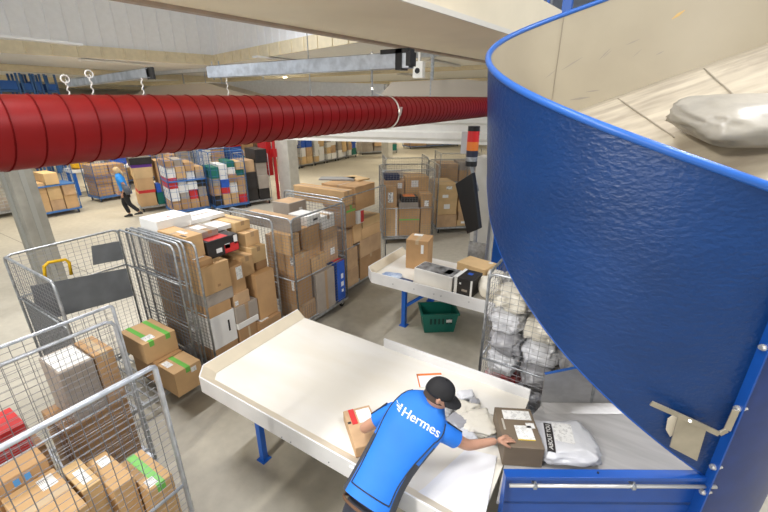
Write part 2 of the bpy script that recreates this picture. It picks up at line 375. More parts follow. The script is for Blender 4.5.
# --- first full cage
c1 = make_cage((-5.40, 2.46, 0), 0, 1.26, 1.18, 1.93, 'wire roll cage piled with brown boxes, directly behind the long table\'s left end', 'full roll cages in the row', walls='FB', mids=(.45,))
S = [
 pxbox(-4.18, .5, 207, 321, 239, 343, m=KWHITE, d='flat white box with small black print, standing on edge low in the first full cage', t=None, l=[('+X', .72, .55, .07, .35, KBLACK)]),
 pxbox(-4.18, .5, 214, 352, 240, 352, m=c_, d='thin brown box under the flat white box in the first full cage', t=None),
 pxbox(-4.18, .5, 205, 310, 232, 309, m=a, d='thin brown box lying on the flat white box', t=None),
 pxbox(-4.18, .5, 202, 299, 235, 292, m=KGREY, d='wide grey-faced box under the biggest brown box of the first full cage', t=None),
 pxbox(-4.18, .55, 196, 271, 232, 285, m=b_, d='biggest brown box at the left of the first full cage, over the grey-faced one', t='Y', l=[('+X', .55, .22, .10, .08, KR[2])]),
 pxbox(-4.20, .45, 229, 268, 247, 290, m=a, d='upright brown box with tall white label in the middle of the first full cage', t=None, l=[('+X', .62, .7, .42, .45)]),
 pxbox(-4.18, .45, 233, 296, 250, 299, m=d_, d='brown box with faint red mark, above the greyish taped box', t=None, l=[('+X', .15, .3, .2, .35)]),
 pxbox(-4.16, .45, 235, 309, 259, 314, m=KGREY, d='greyish taped box above the thin white slab box', t='X', l=[('+X', .5, .5, .12, .95, TAPE)]),
 pxbox(-4.15, .45, 238, 325, 259, 318, m=KWHITE, d='thin white slab box between two brown ones low in the first full cage', t=None),
 pxbox(-4.16, .45, 239, 330, 258, 334, m=c_, d='brown box on the cage floor under the thin white slab box', t=None, l=[('+X', .55, .5, .1, .9, TAPEC)]),
 pxbox(-4.16, .5, 255, 276, 281, 316, m=a, d='tall brown box standing at the right side of the first full cage', t='Y'),
 pxbox(-4.10, .5, 258, 325, 284, 320, m=c_, d='low brown box with a white label on top, under the tall box', t=None, l=[('T', .85, .3, .2, .35)]),
 pxbox(-4.25, .4, 237, 260, 255, 272, m=b_, d='cube-shaped brown box beside the tall standing box of the first full cage', t='X'),
 pxbox(-4.28, .4, 251, 249, 269, 258, m=e_, d='light brown box above a small one at the right of the first full cage', t='X'),
 pxbox(-4.28, .4, 256, 263, 270, 266, m=c_, d='small dark brown box on top of the tall standing box', t=None),
 pxbox(-4.38, .4, 245, 234, 263, 243, m=b_, d='brown box second from the top at the right of the first full cage', t='X'),
 pxbox(-4.55, .55, 232, 224, 255, 230, m=e_, d='topmost light brown box of the first full cage, at its right', t='X'),
 pxbox(-4.35, .35, 206, 243, 241, 257, m=KBLACK, d='black and red box with white pictures, on the biggest brown boxes', t=None, l=[('T', .5, .4, .9, .6, KRED), ('+X', .75, .3, .45, .5, KRED), ('+X', .62, .45, .16, .28, WHITEP), ('+X', .35, .35, .18, .25, WHITEP), ('+X', .9, .7, .12, .5, WHITEP)]),
 pxbox(-4.52, .5, 201, 233, 220, 241, m=KGREY, d='greyish brown box between the black and red box and the big tilted one', t='X', l=[('T', .5, .5, .4, .5)]),
 pxbox(-4.36, .6, 179, 240, 206, 256, m=b_, d='large brown box with white top label, left end of the first full cage', t='Y', l=[('T', .6, .5, .3, .25), ('T', .85, .15, .2, .12, KBLACK)]),
 pxbox(-4.22, .35, 196, 263, 213, 262, m=a, d='small flat brown box with white label, on the biggest brown box', t=None, l=[('T', .5, .5, .4, .7)]),
 pxbox(-4.62, .35, 218, 231, 233, 236, m=KWHITE, d='small white-topped box behind the black and red box', t=None),
 pxbox(-4.95, .42, 190, 221, 226, 222, m=KWHITE, d='long flat white box on top at the back of the first full cage', t=None, l=[('T', .5, .55, .1, .5, KGREY)]),
 pxbox(-4.75, .62, 205, 262, 262, 320, m=c_, d='brown box hidden behind the front row of the first full cage', t=None),
]
emit_boxes(S, BASE, (2.49, 3.60), -5.37, 'parcels in the first full cage')
# white box standing further back, left
pA = PZ(157, 232, 1.78)
cbox((-5.32, 2.52, BASE), (-4.98, 3.0, 1.74), KR[2], 'tall brown box under the large white one at the back of the first full cage', 'parcels in the first full cage', tape=None)
cbox((-5.37, 2.50, 1.742), (-4.96, 2.98, 2.06), KWHITE, 'large white box with small red mark, back corner of the first full cage', 'parcels in the first full cage', tape=None, labels=[('T', .7, .5, .08, .12, KRED)])

# --- second full cage
c2 = make_cage((-5.25, 3.80, 0), 0, 1.32, 1.24, 1.93, 'middle one of the three full wire cages, holding the blue and red box', 'full roll cages in the row', walls='FRB', mids=(.45,))
S = [
 pxbox(-3.96, .5, 296, 256, 311, 277, m=a, d='brown box beside the cage post, upper one of the left column in the second cage', t='X', l=[('-Y', .8, .7, .12, .35)]),
 pxbox(-3.96, .5, 297, 279, 313, 298, m=c_, d='brown box beside the cage post, middle one of the left column in the second cage', t='X', l=[('-Y', .8, .7, .1, .35)]),
 pxbox(-3.96, .5, 302, 305, 317, 320, m=d_, d='brown box with ribbed side on the cage floor, left in the second cage', t=None, l=[('+X', .2+.15*k, .45, .04, .8, KR[2]) for k in range(5)]),
 pxbox(-3.92, .2, 315, 276, 336, 305, m=KGREY, d='wide grey box standing on edge with a brown tape down the middle, second cage', t=None, l=[('+X', .52, .5, .12, 1, TAPE)]),
 pxbox(-3.92, .3, 337, 263, 346, 301, m=KBLUE, d='tall blue box with red lid beside the cage post', t=None, l=[('T', .5, .5, .95, .95, KRED), ('+X', .6, .62, .3, .12, WHITEP), ('+X', .6, .42, .35, .12, WHITEP), ('+X', .6, .25, .25, .07, WHITEP)]),
 pxbox(-4.00, .5, 311, 259, 327, 272, m=b_, d='brown box resting on the wide grey box in the second cage', t='X'),
 pxbox(-4.08, .5, 301, 230, 321, 256, m=a, d='tall brown box under the white box with the emblem in the second cage', t='Y'),
 pxbox(-4.05, .5, 323, 231, 338, 255, m=d_, d='tall brown box at the right of the second cage, under the plain white box', t='Y', l=[('+X', .6, .3, .3, .2)]),
 pxbox(-4.10, .4, 307, 217, 321, 228, m=KWHITE, d='white box with a small black emblem near the top of the second cage', t=None, l=[('+X', .6, .5, .35, .2, KBLACK)]),
 pxbox(-4.08, .4, 322, 217, 335, 229, m=KWHITE, d='plain white box beside the one with the emblem, top right of the second cage', t='X', l=[('T', .5, .5, .9, .3, TAPEC)]),
 pxbox(-4.08, 1.0, 290, 221, 304, 232, m=KGREY, d='long greyish box across the top left of the second cage', t=None, l=[('T', .5, .5, .98, .96, KR[3])]),
 pxbox(-4.02, .4, 284, 238, 300, 248, m=b_, d='small brown box under the long greyish one in the second cage', t='X'),
 pxbox(-4.75, .4, 289, 204, 312, 210, m=KGREY, d='grey box with white label on top at the back of the second cage', t=None, l=[('+X', .65, .5, .2, .6), ('T', .5, .5, .9, .9, KR[3])]),
 pxbox(-4.75, .35, 313, 206, 323, 213, m=e_, d='light brown box at the back of the second cage, right of the grey one', t='X'),
 pxbox(-4.58, .6, 290, 240, 335, 290, m=c_, d='brown box hidden behind the front row of the second cage', t=None),
]
emit_boxes(S, BASE, (3.83, 5.0), -5.2, 'parcels in the second full cage')

# --- third full cage
c3 = make_cage((-5.50, 5.22, 0), 0, 1.36, 1.46, 1.93, 'wire roll cage heaped above its rim with large brown boxes behind the small table', 'full roll cages in the row', walls='FR', mids=(.45,))
S = [
 pxbox(-4.15, 1.2, 344, 192, 353, 208, m=b_, d='very long brown box lying across the top left of the third cage', t='X'),
 pxbox(-4.13, .8, 354, 188, 375, 214, m=a, d='big brown box with torn upper edge at the top of the third cage', t='Y'),
 pxbox(-4.12, .6, 363, 220, 380, 224, m=e_, d='flat light brown box under the big torn one in the third cage', t=None),
 pxbox(-4.12, .6, 362, 229, 380, 238, m=b_, d='brown box under the flat light brown one in the third cage', t=None),
 pxbox(-4.12, .6, 360, 241, 381, 257, m=d_, d='brown corrugated-faced box in the middle of the third cage', t=None),
 pxbox(-4.12, .6, 360, 259, 381, 268, m=c_, d='dark brown box on the floor at the right of the third cage', t='X'),
 pxbox(-4.14, .6, 344, 232, 353, 246, m=a, d='brown box at the left of the third cage beside the wire', t='X'),
 pxbox(-4.12, .6, 353, 226, 362, 240, m=b_, d='brown box under the small white and red box in the third cage', t=None),
 pxbox(-4.12, .6, 345, 252, 358, 270, m=d_, d='brown corrugated box second from the floor at the left of the third cage', t=None),
 pxbox(-4.12, .6, 346, 272, 359, 285, m=d_, d='brown corrugated box on the floor at the left of the third cage', t=None),
 pxbox(-4.10, .3, 356, 212, 364, 222, m=KWHITE, d='small white and red box in the middle of the third cage', t=None, l=[('+X', .75, .5, .5, .9, KRED)]),
 pxbox(-4.14, .5, 346, 207, 356, 226, m=a, d='brown box with green tape near the top left of the third cage', t='X', tm=TAPEG, l=[('+X', .5, .75, .95, .1, TAPEG)]),
 pxbox(-4.78, .6, 345, 215, 380, 270, m=c_, d='brown box hidden behind the front row of the third cage', t=None),
]
emit_boxes(S, BASE, (5.25, 6.64), -5.45, 'parcels in the third full cage')
gp = 'flat parcels on top of the third cage'
FL = mat('grey_flat_card', (.30, .29, .27), .6)
tops = max([o.location.z+o.dimensions.z for o in C.objects if o.get('group') == 'parcels in the third full cage' and o.type == 'MESH'] or [2])
for (x, y, L, rz, d, mt) in ((-4.9, 6.1, .7, .5, 'grey flat carton lying aslant on the heap of the third cage', FL), (-4.62, 6.35, .5, -.3, 'thin pale brown carton on the heap of the third cage, beside the grey one', KR[4])):
    z = tops+.005
    cbox((x-L/2, y-.14, z), (x+L/2, y+.14, z+.03), mt, d, gp, rz=rz, tape=None)

# --- cages further back, turned
def fill(t, W, D, top, seed, desc, n=(3, 2), tones=None, only=None):
    rg = random.Random(seed); M = Matrix.Translation(t.location)@Rz(t.rotation_euler.z)
    ordn = ['bottom', 'second', 'third', 'fourth', 'fifth', 'sixth', 'seventh']
    cols = ['left', 'middle', 'right', 'far right'] if n[0] > 2 else ['left', 'right']
    for i in range(n[0]):
        for j in range(n[1]):
            z = BASE; k = 0; lim = top*rg.uniform(.82, 1.05)
            while z < lim-.08 and k < 6:
                h = min(rg.uniform(.18, .42), lim-z)
                cw, cd = W/n[0], D/n[1]
                w = cw*rg.uniform(.86, .97); d = cd*rg.uniform(.86, .97)
                mt = rg.choice(tones or (KR+KR+[KGREY, KWHITE]))
                ctr = M@Vector(((i+.5)*cw, (j+.5)*cd, z))
                col = {'white_board': 'white', 'grey_board': 'greyish', 'blue_board': 'blue', 'red_board': 'red', 'black_board': 'black'}.get(mt.name, 'brown')
                lb = '%s box, %s layer, %s column, %s' % (col, ordn[k], cols[min(i, len(cols)-1)], desc)
                cbox(ctr-Vector((w/2, d/2, 0)), ctr+Vector((w/2, d/2, h)), mt, lb, 'parcels in the '+desc, rz=t.rotation_euler.z,
                     tape='X' if k > 2 or rg.random() < .3 else None, labels=[('-Y', rg.uniform(.3, .7), .6, .3, .35)] if rg.random() < .5 and j == 0 else ())
                z += h+.001; k += 1
rot4 = R(38)
c4 = make_cage((-5.15, 8.20, 0), rot4, 1.3, 1.0, 1.93, 'turned wire cage of brown boxes right behind the small white table', 'cages in the middle distance', walls='LRFB', mids=(.45,))
M4 = Matrix.Translation(c4.location)@Rz(rot4)
for (x0, x1, y0, y1, z0_, z1_, mt, d, tp, tm_, lb) in (
  (.03, .40, .05, .50, BASE, .98, KR[1], 'tall light brown box low at the left of the turned cage behind the small table', None, None, [('-Y', .85, .5, .12, .98, WHITEP)]),
  (.42, .96, .05, .50, BASE, .95, KR[0], 'big brown box with green tape low in the turned cage', 'X', TAPEG, [('-Y', .5, .6, .98, .04, TAPEG)]),
  (.99, 1.27, .05, .50, BASE, .50, KR[1], 'small brown box low at the right of the turned cage', 'X', None, ()),
  (.99, 1.27, .05, .50, .501, 1.30, KR[0], 'tall brown box above the small one at the right of the turned cage', 'X', None, [('-Y', .5, .7, .4, .2)]),
  (.03, .36, .05, .50, .981, 1.50, KR[0], 'brown box with white label above the tall light one in the turned cage', 'X', None, [('-Y', .5, .5, .4, .5)]),
  (.42, .92, .05, .45, .951, 1.10, KGREY, 'flat grey box in the middle of the turned cage', None, None, ()),
  (.48, .90, .06, .44, 1.101, 1.24, KBLACK, 'dark blue box with orange top in the middle of the turned cage', None, None, [('T', .5, .5, .7, .8, mat('orange_print', (.75, .22, .05), .5))]),
  (.03, .62, .53, .97, BASE, 1.58, KR[3], 'tall brown box at the back left of the turned cage', 'X', None, [('-Y', .8, .9, .2, .1)]),
  (.65, 1.27, .53, .97, BASE, 1.66, KR[1], 'tall brown box at the back right of the turned cage', 'X', None, [('-Y', .4, .88, .3, .12)]),
  (.10, .50, .56, .90, 1.581, 1.72, mat('navy_bundle', (.02, .03, .08), .6), 'dark blue bundle on the back stack of the turned cage', None, None, ())):
    cc = M4@Vector(((x0+x1)/2, (y0+y1)/2, z0_)); hx, hy = (x1-x0)/2, (y1-y0)/2
    cbox(cc-Vector((hx, hy, 0)), cc+Vector((hx, hy, z1_-z0_)), mt, d, 'parcels in the turned cage', rz=rot4, tape=tp, tmat=tm_, labels=lb)
c5 = make_cage((-4.35, 9.75, 0), R(40), 1.2, 1.1, 1.93, 'turned wire cage with light upright boxes beside the black screen', 'cages in the middle distance', walls='LRB', mids=(.45,))
fill(c5, 1.2, 1.1, 1.45, 5, 'turned cage beside the black screen', (2, 1), tones=[KR[4], KR[1], KR[3]])
c6 = make_cage((-6.3, 10.2, 0), R(38), 1.3, 1.0, 1.93, 'wire cage with grey boxes, behind the turned cage of brown boxes', 'cages in the middle distance', walls='LRF', mids=(.45,))
fill(c6, 1.3, 1.0, 1.6, 8, 'grey load cage behind the turned cage', (2, 1), tones=[KGREY, KR[3], KGREY])
c7 = make_cage((-5.4, 12.2, 0), R(36), 1.3, 1.0, 1.93, 'wire cage with greyish load, farthest under the white overhead conveyor', 'cages in the middle distance', walls='LRF', mids=(.45,))
fill(c7, 1.3, 1.0, 1.7, 9, 'farthest cage under the white conveyor', (2, 1), tones=[KGREY, KR[3], KR[0]])
c8 = make_cage((-4.2, 13.6, 0), R(36), 1.3, 1.0, 1.93, 'wire cage far back beside the signal lamp', 'cages in the middle distance', walls='LRF', mids=(.45,))
fill(c8, 1.3, 1.0, 1.7, 19, 'cage far back beside the signal lamp', (2, 1), tones=[KGREY, KR[3], KR[0]])

# --- the two cages nearest to the photographer, lower left
cf = make_cage((-3.22, -.30, 0), 0, .94, 1.25, 1.93, 'nearest wire roll cage with a thick bright top rail, lower left corner', walls='R', mt=GALVB, wire=WIRE, pitch=.052, wr=.0026, mids=(.42,), r=.018, bend=.022)
cm = make_cage((-4.42, -.1, 0), 0, 1.0, 1.33, 1.90, 'wire roll cage with doubled top rails, second from the photographer on the left', walls='R', mt=GALVB, wire=WIRE, pitch=.056, wr=.0022, mids=(.5,), bend=.025)
f, w = panel(1.25, .35, 1.80, GALVB, mids=(), pitch=.06, wr=.0016); Mx = Matrix.Translation((1.05, .04, 0))@Rz(R(90))
fo = xf(f, Mx).build('gate', GALVB, cm, smooth=True); xf(w, Mx).build('wire_mesh', WIRE, fo)
gf = 'parcels in the nearest cage'
def top_at(x, y, z, w, d, h, mt, lab, rz=0, grp=gf, z0=None, **k):
    p = PZ(x, y, z); return cbox((p.x-w/2, p.y-d/2, z-h), (p.x+w/2, p.y+d/2, z), mt, lab, grp, rz=rz, **k)
z0 = BASE
X0 = -2.36
B_ = [(-2.95, -.26, z0, -2.36, .02, .60, KR[2], 'dark brown box on the floor of the nearest cage, left', 'Y', ()),
 (-2.95, .05, z0, -2.36, .48, .62, KR[0], 'brown box on the floor of the nearest cage, middle', 'Y', ()),
 (-2.95, .51, z0, -2.36, .92, .52, KR[3], 'pale brown box on the floor of the nearest cage, beside its post', 'Y', [('+X', .6, .8, .3, .3)]),
 (-3.19, .17, z0, -3.01, .46, 1.20, KR[0], 'brown box with pale blue printed marks at the back of the nearest cage', None, [('+X', .2+.2*i, .72+.075*j, .11, .05, mat('blue_mark', (.10, .35, .75), .5)) for i in range(4) for j in range(4) if (i+j) % 3]),
 (-3.19, -.27, z0, -3.01, .15, 1.0, KR[2], 'tall brown box at the back of the nearest cage, left', None, ()),
 (-2.93, -.05, .622, -2.52, .17, 1.05, KR[0], 'plain brown box left of the one with the square label in the nearest cage', None, ()),
 (-3.00, .19, .622, -2.50, .47, 1.10, KR[1], 'upright brown box with small square label on top in the nearest cage', 'Y', [('T', .2, .75, .25, .3)]),
 (-2.95, .49, .622, -2.62, .60, 1.10, KR[4], 'narrow upright box with long white label in the nearest cage', None, [('T', .6, .5, .5, .5)]),
 (-2.90, .61, .622, -2.50, .745, 1.06, KR[1], 'slim upright brown box with white label in the nearest cage', None, [('T', .25, .6, .25, .5)]),
 (-2.78, .755, .522, -2.37, .925, .98, KR[1], 'brown box with one green tape strip beside the post of the nearest cage', 'X', [('T', .85, .3, .2, .35)])]
for (x0, y0, z_, x1, y1, z1, mt, d, tp, lb) in B_: cbox((x0, y0, z_), (x1, y1, z1), mt, d, gf, tape=tp, tmat=TAPEG if 'green' in d else None, labels=lb)
gm = 'parcels in the second cage from the photographer'
cbox((-4.05, .70, z0), (-3.58, 1.20, .90), KR[2], 'big dark brown box under the grey one in the doubled rail cage', gm, tape=None)
cbox((-4.00, .80, .902), (-3.60, 1.05, 1.42), KGREY, 'large grey box with white label sheet on top in the doubled rail cage', gm, tape=None, labels=[('T', .5, .5, .85, .9, WHITEP)])
cbox((-3.98, 1.06, .902), (-3.60, 1.21, 1.43), KR[0], 'brown box right of the large grey one in the doubled rail cage', gm, tape='X')
cbox((-3.90, .12, z0), (-3.50, .56, .95), KR[2], 'dark brown box under the red one in the doubled rail cage', gm, tape='X')
cbox((-3.80, .16, .952), (-3.50, .50, 1.22), KRED, 'red box with white stripes at the left picture edge in the doubled rail cage', gm, tape=None, labels=[('+X', .5, .6, .8, .12, WHITEP), ('T', .5, .5, .6, .15, WHITEP)])

# ------------------------------------------------------------------ sorting tables
ZT = .83
def tray(t, X0, X1, Y0, Y1, zs, zt, cut=.13, far_from=None, slope=.11):
    """cream tray table with slanting inner skirts, white outer lips"""
    m = MB(); m.prism([(X0+cut, Y0, zs-.03), (X1, Y0, zs-.03), (X1, Y1, zs-.03), (X0, Y1, zs-.03), (X0, Y0+cut, zs-.03)], (0, 0, .03)); m.build('tray_floor', TABM, t)
    m = MB(); e = .0
    P_ = [(X1, Y0), (X0+cut, Y0), (X0, Y0+cut), (X0, Y1)]
    I_ = [(X1, Y0+slope), (X0+cut+slope*.5, Y0+slope), (X0+slope, Y0+cut+slope*.5), (X0+slope, Y1)]
    m.add([(x, y, zt) for x, y in P_]+[(x, y, zs+.003) for x, y in I_]+[(x, y, zs-.02) for x, y in P_], [(0, 1, 5, 4), (1, 2, 6, 5), (2, 3, 7, 6), (0, 4, 8), (3, 11, 7)], 0)
    m.build('skirt', TABS, t, fix=False)
    m = MB(); th = .014
    for (p, q) in zip(P_[:-1], P_[1:]):
        p = Vector((*p, 0)); q = Vector((*q, 0)); d = (q-p).normalized(); nn = Vector((d.y, -d.x, 0))*-1
        if nn.dot(Vector(((X0+X1)/2, (Y0+Y1)/2, 0))-p) > 0: nn = -nn
        m.prism([p+Vector((0, 0, zs-.09)), q+Vector((0, 0, zs-.09)), q+Vector((0, 0, zt+.004)), p+Vector((0, 0, zt+.004))], nn*th)
    m.build('outer_lip', TABL, t, bevel=.003)
    if far_from is not None:
        m = MB(); m.box((far_from, Y1-.012, zs-.1), (X1, Y1+.012, zt+.02)); m.build('back_lip', TABL, t, bevel=.003)
def bolts(t, pts, ax, r=.009, mt=BOLTM):
    for p in pts:
        m = MB(); p = Vector(p); d = Vector(ax).normalized(); m.tube([p, p+d*.008], r, 6); m.build('bolt', mt, t)
def leg(t, x, y, zt, s=.06, foot=True):
    m = MB(); m.box((x-s/2, y-s/2, .01), (x+s/2, y+s/2, zt)); m.box((x-s*.9, y-s*.9, 0), (x+s*.9, y+s*.9, .012)); m.build('leg', LEGB, t, bevel=.003)
mt_ = worldthing('sorting_table', (-1.9, 2.5, 0), 'long cream sorting table with white lips, where the man in the cap works', 'table')
tray(mt_, -3.37, -.40, 1.73, 3.25, ZT, .92, far_from=-2.03)
for (x, y) in ((-2.66, 1.90), (-2.66, 3.05), (-.75, 1.95), (-.75, 3.05)): leg(mt_, x, y, ZT-.03)
m = MB(); m.bar((-2.66, 1.9, .62), (-2.66, 3.05, .62), .04, .04); m.bar((-2.66, 2.1, .62), (-2.3, 2.1, .79), .035, .035); m.bar((-2.66, 1.9, .77), (-.75, 1.9, .77), .04, .05); m.build('cross_rail', LEGB, mt_)
bolts(mt_, [PY(x, y, 1.716) for x, y in ((253, 424), (282, 437), (291, 442), (329, 462))], (0, -1, 0), .006, GALV)
m = MB(); p = PY(354, 474, 1.71); m.box((p.x-.04, 1.70, p.z-.06), (p.x+.05, 1.716, p.z+.06)); m.build('joint_plate', TABL, mt_)

st = worldthing('side_table', (-2.2, 5.5, 0), 'small cream table with white lips and blue legs, carrying the tall box', 'table')
tray(st, -3.42, -.9, 4.84, 6.15, .80, .90, cut=.16)
for (x, y) in ((-2.72, 4.98), (-2.72, 6.0), (-1.1, 4.98), (-1.1, 6.0)): leg(st, x, y, .77, .07)
m = MB(); m.bar((-2.72, 4.98, .35), (-2.2, 5.4, .74), .04, .04); m.bar((-2.72, 4.98, .74), (-2.72, 6.0, .74), .04, .05); m.build('cross_rail', LEGB, st)
bolts(st, [PY(x, y, 4.826) for x, y in ((393, 284), (414, 289), (434, 294), (441, 296), (469, 302))], (0, -1, 0), .009, GALV)
# things on the small table
g = 'parcels on the small table'
zt = .801
cbox((-3.03, 5.52, zt), (-2.65, 5.90, zt+.52), KR[0], 'tall brown box standing at the left end of the small table', g, rz=R(12), tape='Y', labels=[('-Y', .75, .72, .12, .3), ('T', .35, .8, .4, .25)])
def longbox():
    o = cbox((-2.58, 5.02, zt), (-1.92, 5.36, zt+.25), KWHITE, 'long white box with black patterned top on the small table', g, rz=R(-4), tape=None, labels=[('T', .5, .5, .96, .9, mat('black_white_print', (.35, .35, .35), .4, col2=(.015, .015, .015), vscale=7)), ('T', .8, .5, .16, .5, WHITEP)])
longbox()
cbox((-1.89, 4.99, zt), (-1.60, 5.36, zt+.28), KBLACK, 'black box with white edges beside the long white box on the small table', g, rz=R(-4), tape=None, labels=[('-Y', .1, .5, .16, .98, WHITEP), ('-Y', .95, .5, .1, .98, WHITEP), ('T', .1, .5, .16, .98, WHITEP), ('T', .55, .6, .25, .2, KBLUE), ('-Y', .35, .7, .1, .1, WHITEP), ('-Y', .6, .35, .3, .12, KGREY)])
cbox((-2.14, 5.74, zt), (-1.62, 6.14, zt+.18), KR[4], 'wide light brown box near the black screen on the small table', g, rz=R(-12), tape=None, labels=[('T', .85, .85, .12, .15)])
def bag(loc, w, d, h, mt, label, group=None, rz=0, seed=0, tilt=0, print_=None, name='poly_mailer', pw=.55, amp=.10, sub=4):
    bm = bmesh.new(); bmesh.ops.create_icosphere(bm, subdivisions=sub, radius=1); off = Vector((seed*3.7, seed*1.3, seed*7.1))
    for v in bm.verts:
        c = v.co.copy(); q = Vector([math.copysign(abs(a)**pw, a) for a in c])
        q = Vector((q.x*w/2, q.y*d/2, q.z*h/2*(1-.55*max(abs(c.x), abs(c.y))**3)))
        n1 = noise.noise(c*1.7+off); n2 = abs(noise.noise(c*3.6+off*2)); n3 = abs(noise.noise(Vector((c.x*7, c.y*3, c.z*4))+off))
        q *= 1+amp*n1-amp*1.2*n2-amp*.5*n3
        v.co = q
    zmin = min(v.co.z for v in bm.verts)
    for v in bm.verts:
        v.co.z -= zmin
    me = bpy.data.meshes.new(name); bm.to_mesh(me); bm.free(); me.materials.append(mt); me.shade_smooth()
    o = bpy.data.objects.new(name, me); C.objects.link(o); o.location = loc; o.rotation_euler = (tilt, 0, rz); tag(o, label, 'parcel bag', group)
    return o
bag((-2.98, 5.02, zt), .34, .22, .06, BAGBL, 'pale blue plastic mailer beside the tall box on the small table', g, .3, 3)
bag((-2.72, 4.985, zt), .28, .13, .04, mat('dark_blue_poly', (.06, .09, .18), .3), 'dark blue flat mailer in front of the tall box on the small table', g, 0, 4)
bag((-1.42, 5.20, zt), .34, .40, .30, BAGC, 'cream plastic mailer right of the black box on the small table', g, .4, 5)
bag((-1.12, 5.5, zt), .34, .4, .34, BAGK, 'black and white mailer near the chute on the small table', g, .9, 6)
bag((-1.50, 5.78, zt), .30, .26, .18, BAGC, 'crumpled cream mailer behind the light brown box on the small table', g, .2, 16)
# green crate under the small table
gc = thing('green_crate', (-2.22, 5.22, 0), 'green plastic crate on the floor under the small table', 'crate', None, R(35))
GRN = mat('green_plastic', (.01, .16, .12), .4)
m = MB(); w0, w1, d0, d1, hh = .24, .29, .16, .20, .36
def ringp(w, d, z): return [Vector((-w, -d, z)), Vector((w, -d, z)), Vector((w, d, z)), Vector((-w, d, z))]
m.loft([ringp(w0, d0, .0), ringp(w1, d1, hh)], caps=False); m.loft([ringp(w0-.01, d0-.01, .012), ringp(w1-.012, d1-.012, hh)], caps=False); m.add(ringp(w0, d0, .006), [(0, 1, 2, 3)])
m.build('basket', GRN, gc)
m = MB(); m.loft([ringp(w1, d1, hh-.03), ringp(w1+.018, d1+.018, hh-.03), ringp(w1+.018, d1+.018, hh), ringp(w1-.014, d1-.014, hh), ringp(w1-.014, d1-.014, hh-.03)], caps=False); m.build('rim', GRN, gc)
m = MB()
for i in range(6):
    x = -.16+i*.065; m.box((x, -d0-.034, .17), (x+.03, -d0-.026, .27))
m.build('slot_row', mat('dark_slots', (.004, .05, .04), .6), gc)
m = MB(); m.box((.10, -d0-.037, .20), (.19, -d0-.030, .25)); m.build('label', WHITEP, gc)

# ------------------------------------------------------------------ things on the long table
g = 'parcels on the long table'
cbox((-.52, 2.42, ZT+.012), (-.22, 2.84, ZT+.20), KOLIVE, 'dark olive brown box with white labels under the man\'s outstretched hand', g, rz=R(-2.5+30), tape=None,
     labels=[('T', .55, .80, .74, .24), ('T', .62, .36, .44, .34), ('T', .83, .54, .22, .13), ('T', .62, .185, .44, .02, mat('yellow_strip', (.8, .6, .02), .5)), ('T', .13, .55, .05, .28, mat('faded_print', (.45, .42, .36), .6))])
hb = cbox((-1.49-.21, 2.05-.12, ZT+.012), (-1.49+.21, 2.05+.12, ZT+.115), KR[3], 'brown box with red band and white label under the man\'s left hand', g, rz=R(-39), tape=None,
     labels=[('T', .22, .27, .42, .20, KRED), ('T', .25, .68, .36, .5), ('T', .36, .08, .05, .12, KBLACK)])
en = MB(); p = PZ(433, 377, ZT+.004); en.box((-.13, -.10, 0), (.13, .10, .006)); o = en.build('envelope', WHITEP); o.location = (p.x, p.y-.06, ZT+.004); o.rotation_euler = (0, 0, R(36)); tag(o, 'white envelope with an orange edge lying behind the man\'s cap', 'envelope')
m = MB(); m.box((-.13, .07, .005), (.13, .10, .0075)); m.box((-.13, -.10, .005), (-.118, .10, .0075)); m.build('orange_edge', mat('orange_edge', (.75, .20, .04), .5), o)
for i, (x, y, w, d, h, mt, s, lb) in enumerate((
    (458, 408, .40, .26, .07, BAGC, 11, 'crumpled cream mailer in front of the man\'s face'), (466, 396, .18, .13, .07, BAGW, 12, 'small shiny white bag behind the crumpled cream mailer'),
    (449, 414, .22, .12, .08, BAGK, 13, 'black and white printed mailer beside the man\'s shoulder'), (478, 424, .34, .30, .08, BAGC, 14, 'flat cream mailer between the man\'s arm and the dark box'),
    (456, 424, .24, .20, .08, BAGG, 15, 'grey mailer against the man\'s upper arm'), (492, 437, .16, .12, .05, BAGK, 18, 'small dark printed mailer beside the dark olive box'),
    (446, 404, .16, .12, .06, BAGK, 22, 'small printed mailer right under the cap visor'), (474, 405, .20, .10, .05, BAGG, 23, 'small grey mailer at the far edge of the loose mailers'), (464, 433, .26, .16, .07, BAGW, 24, 'white mailer nearest to the bent arm'))):
    p = PZ(x, y, ZT+.03); bag((p.x, p.y, ZT+.005), w, d, h, mt, lb, 'loose mailers on the long table', i*.7, s, amp=.24)
SH = mat('glossy_white_sheet', (.80, .81, .84), .25, bump=.15, bscale=6)
ps = [PZ(x, y, ZT+.01) for x, y in ((466, 449), (497, 456), (486, 512), (470, 545), (410, 497), (424, 488))]
m = MB(); m.prism([(v.x, v.y, ZT+.004) for v in ps], (0, 0, .008)); tag(m.build('foil_sheet', SH), 'flat glossy white sheet on the long table, in front of the man\'s arm', 'sheet')

# ------------------------------------------------------------------ the outlet channel of the chute
gd = Vector((math.cos(R(31.6)), math.sin(R(31.6)), 0)); gn = Vector((-gd.y, gd.x, 0))
G0 = Vector((-.335, 2.075, 0))
ch = worldthing('outlet_channel', (.3, 2.8, 0), 'steel outlet channel with blue guard carrying parcels from the chute to the long table', 'chute outlet')
A0 = Vector((-.285, 3.21, 0)); A1 = A0+gd*2.0
m = MB(); A1 = A0+gd*1.75
Q = [G0-gn*.0+gd*-.02, G0+gd*1.36, A1, A0, Vector((-.42, 2.62, 0))]
m.prism([(v.x, v.y, ZT-.02) for v in Q], (0, 0, .028)); m.build('slide_plate', CHSTEEL, ch)
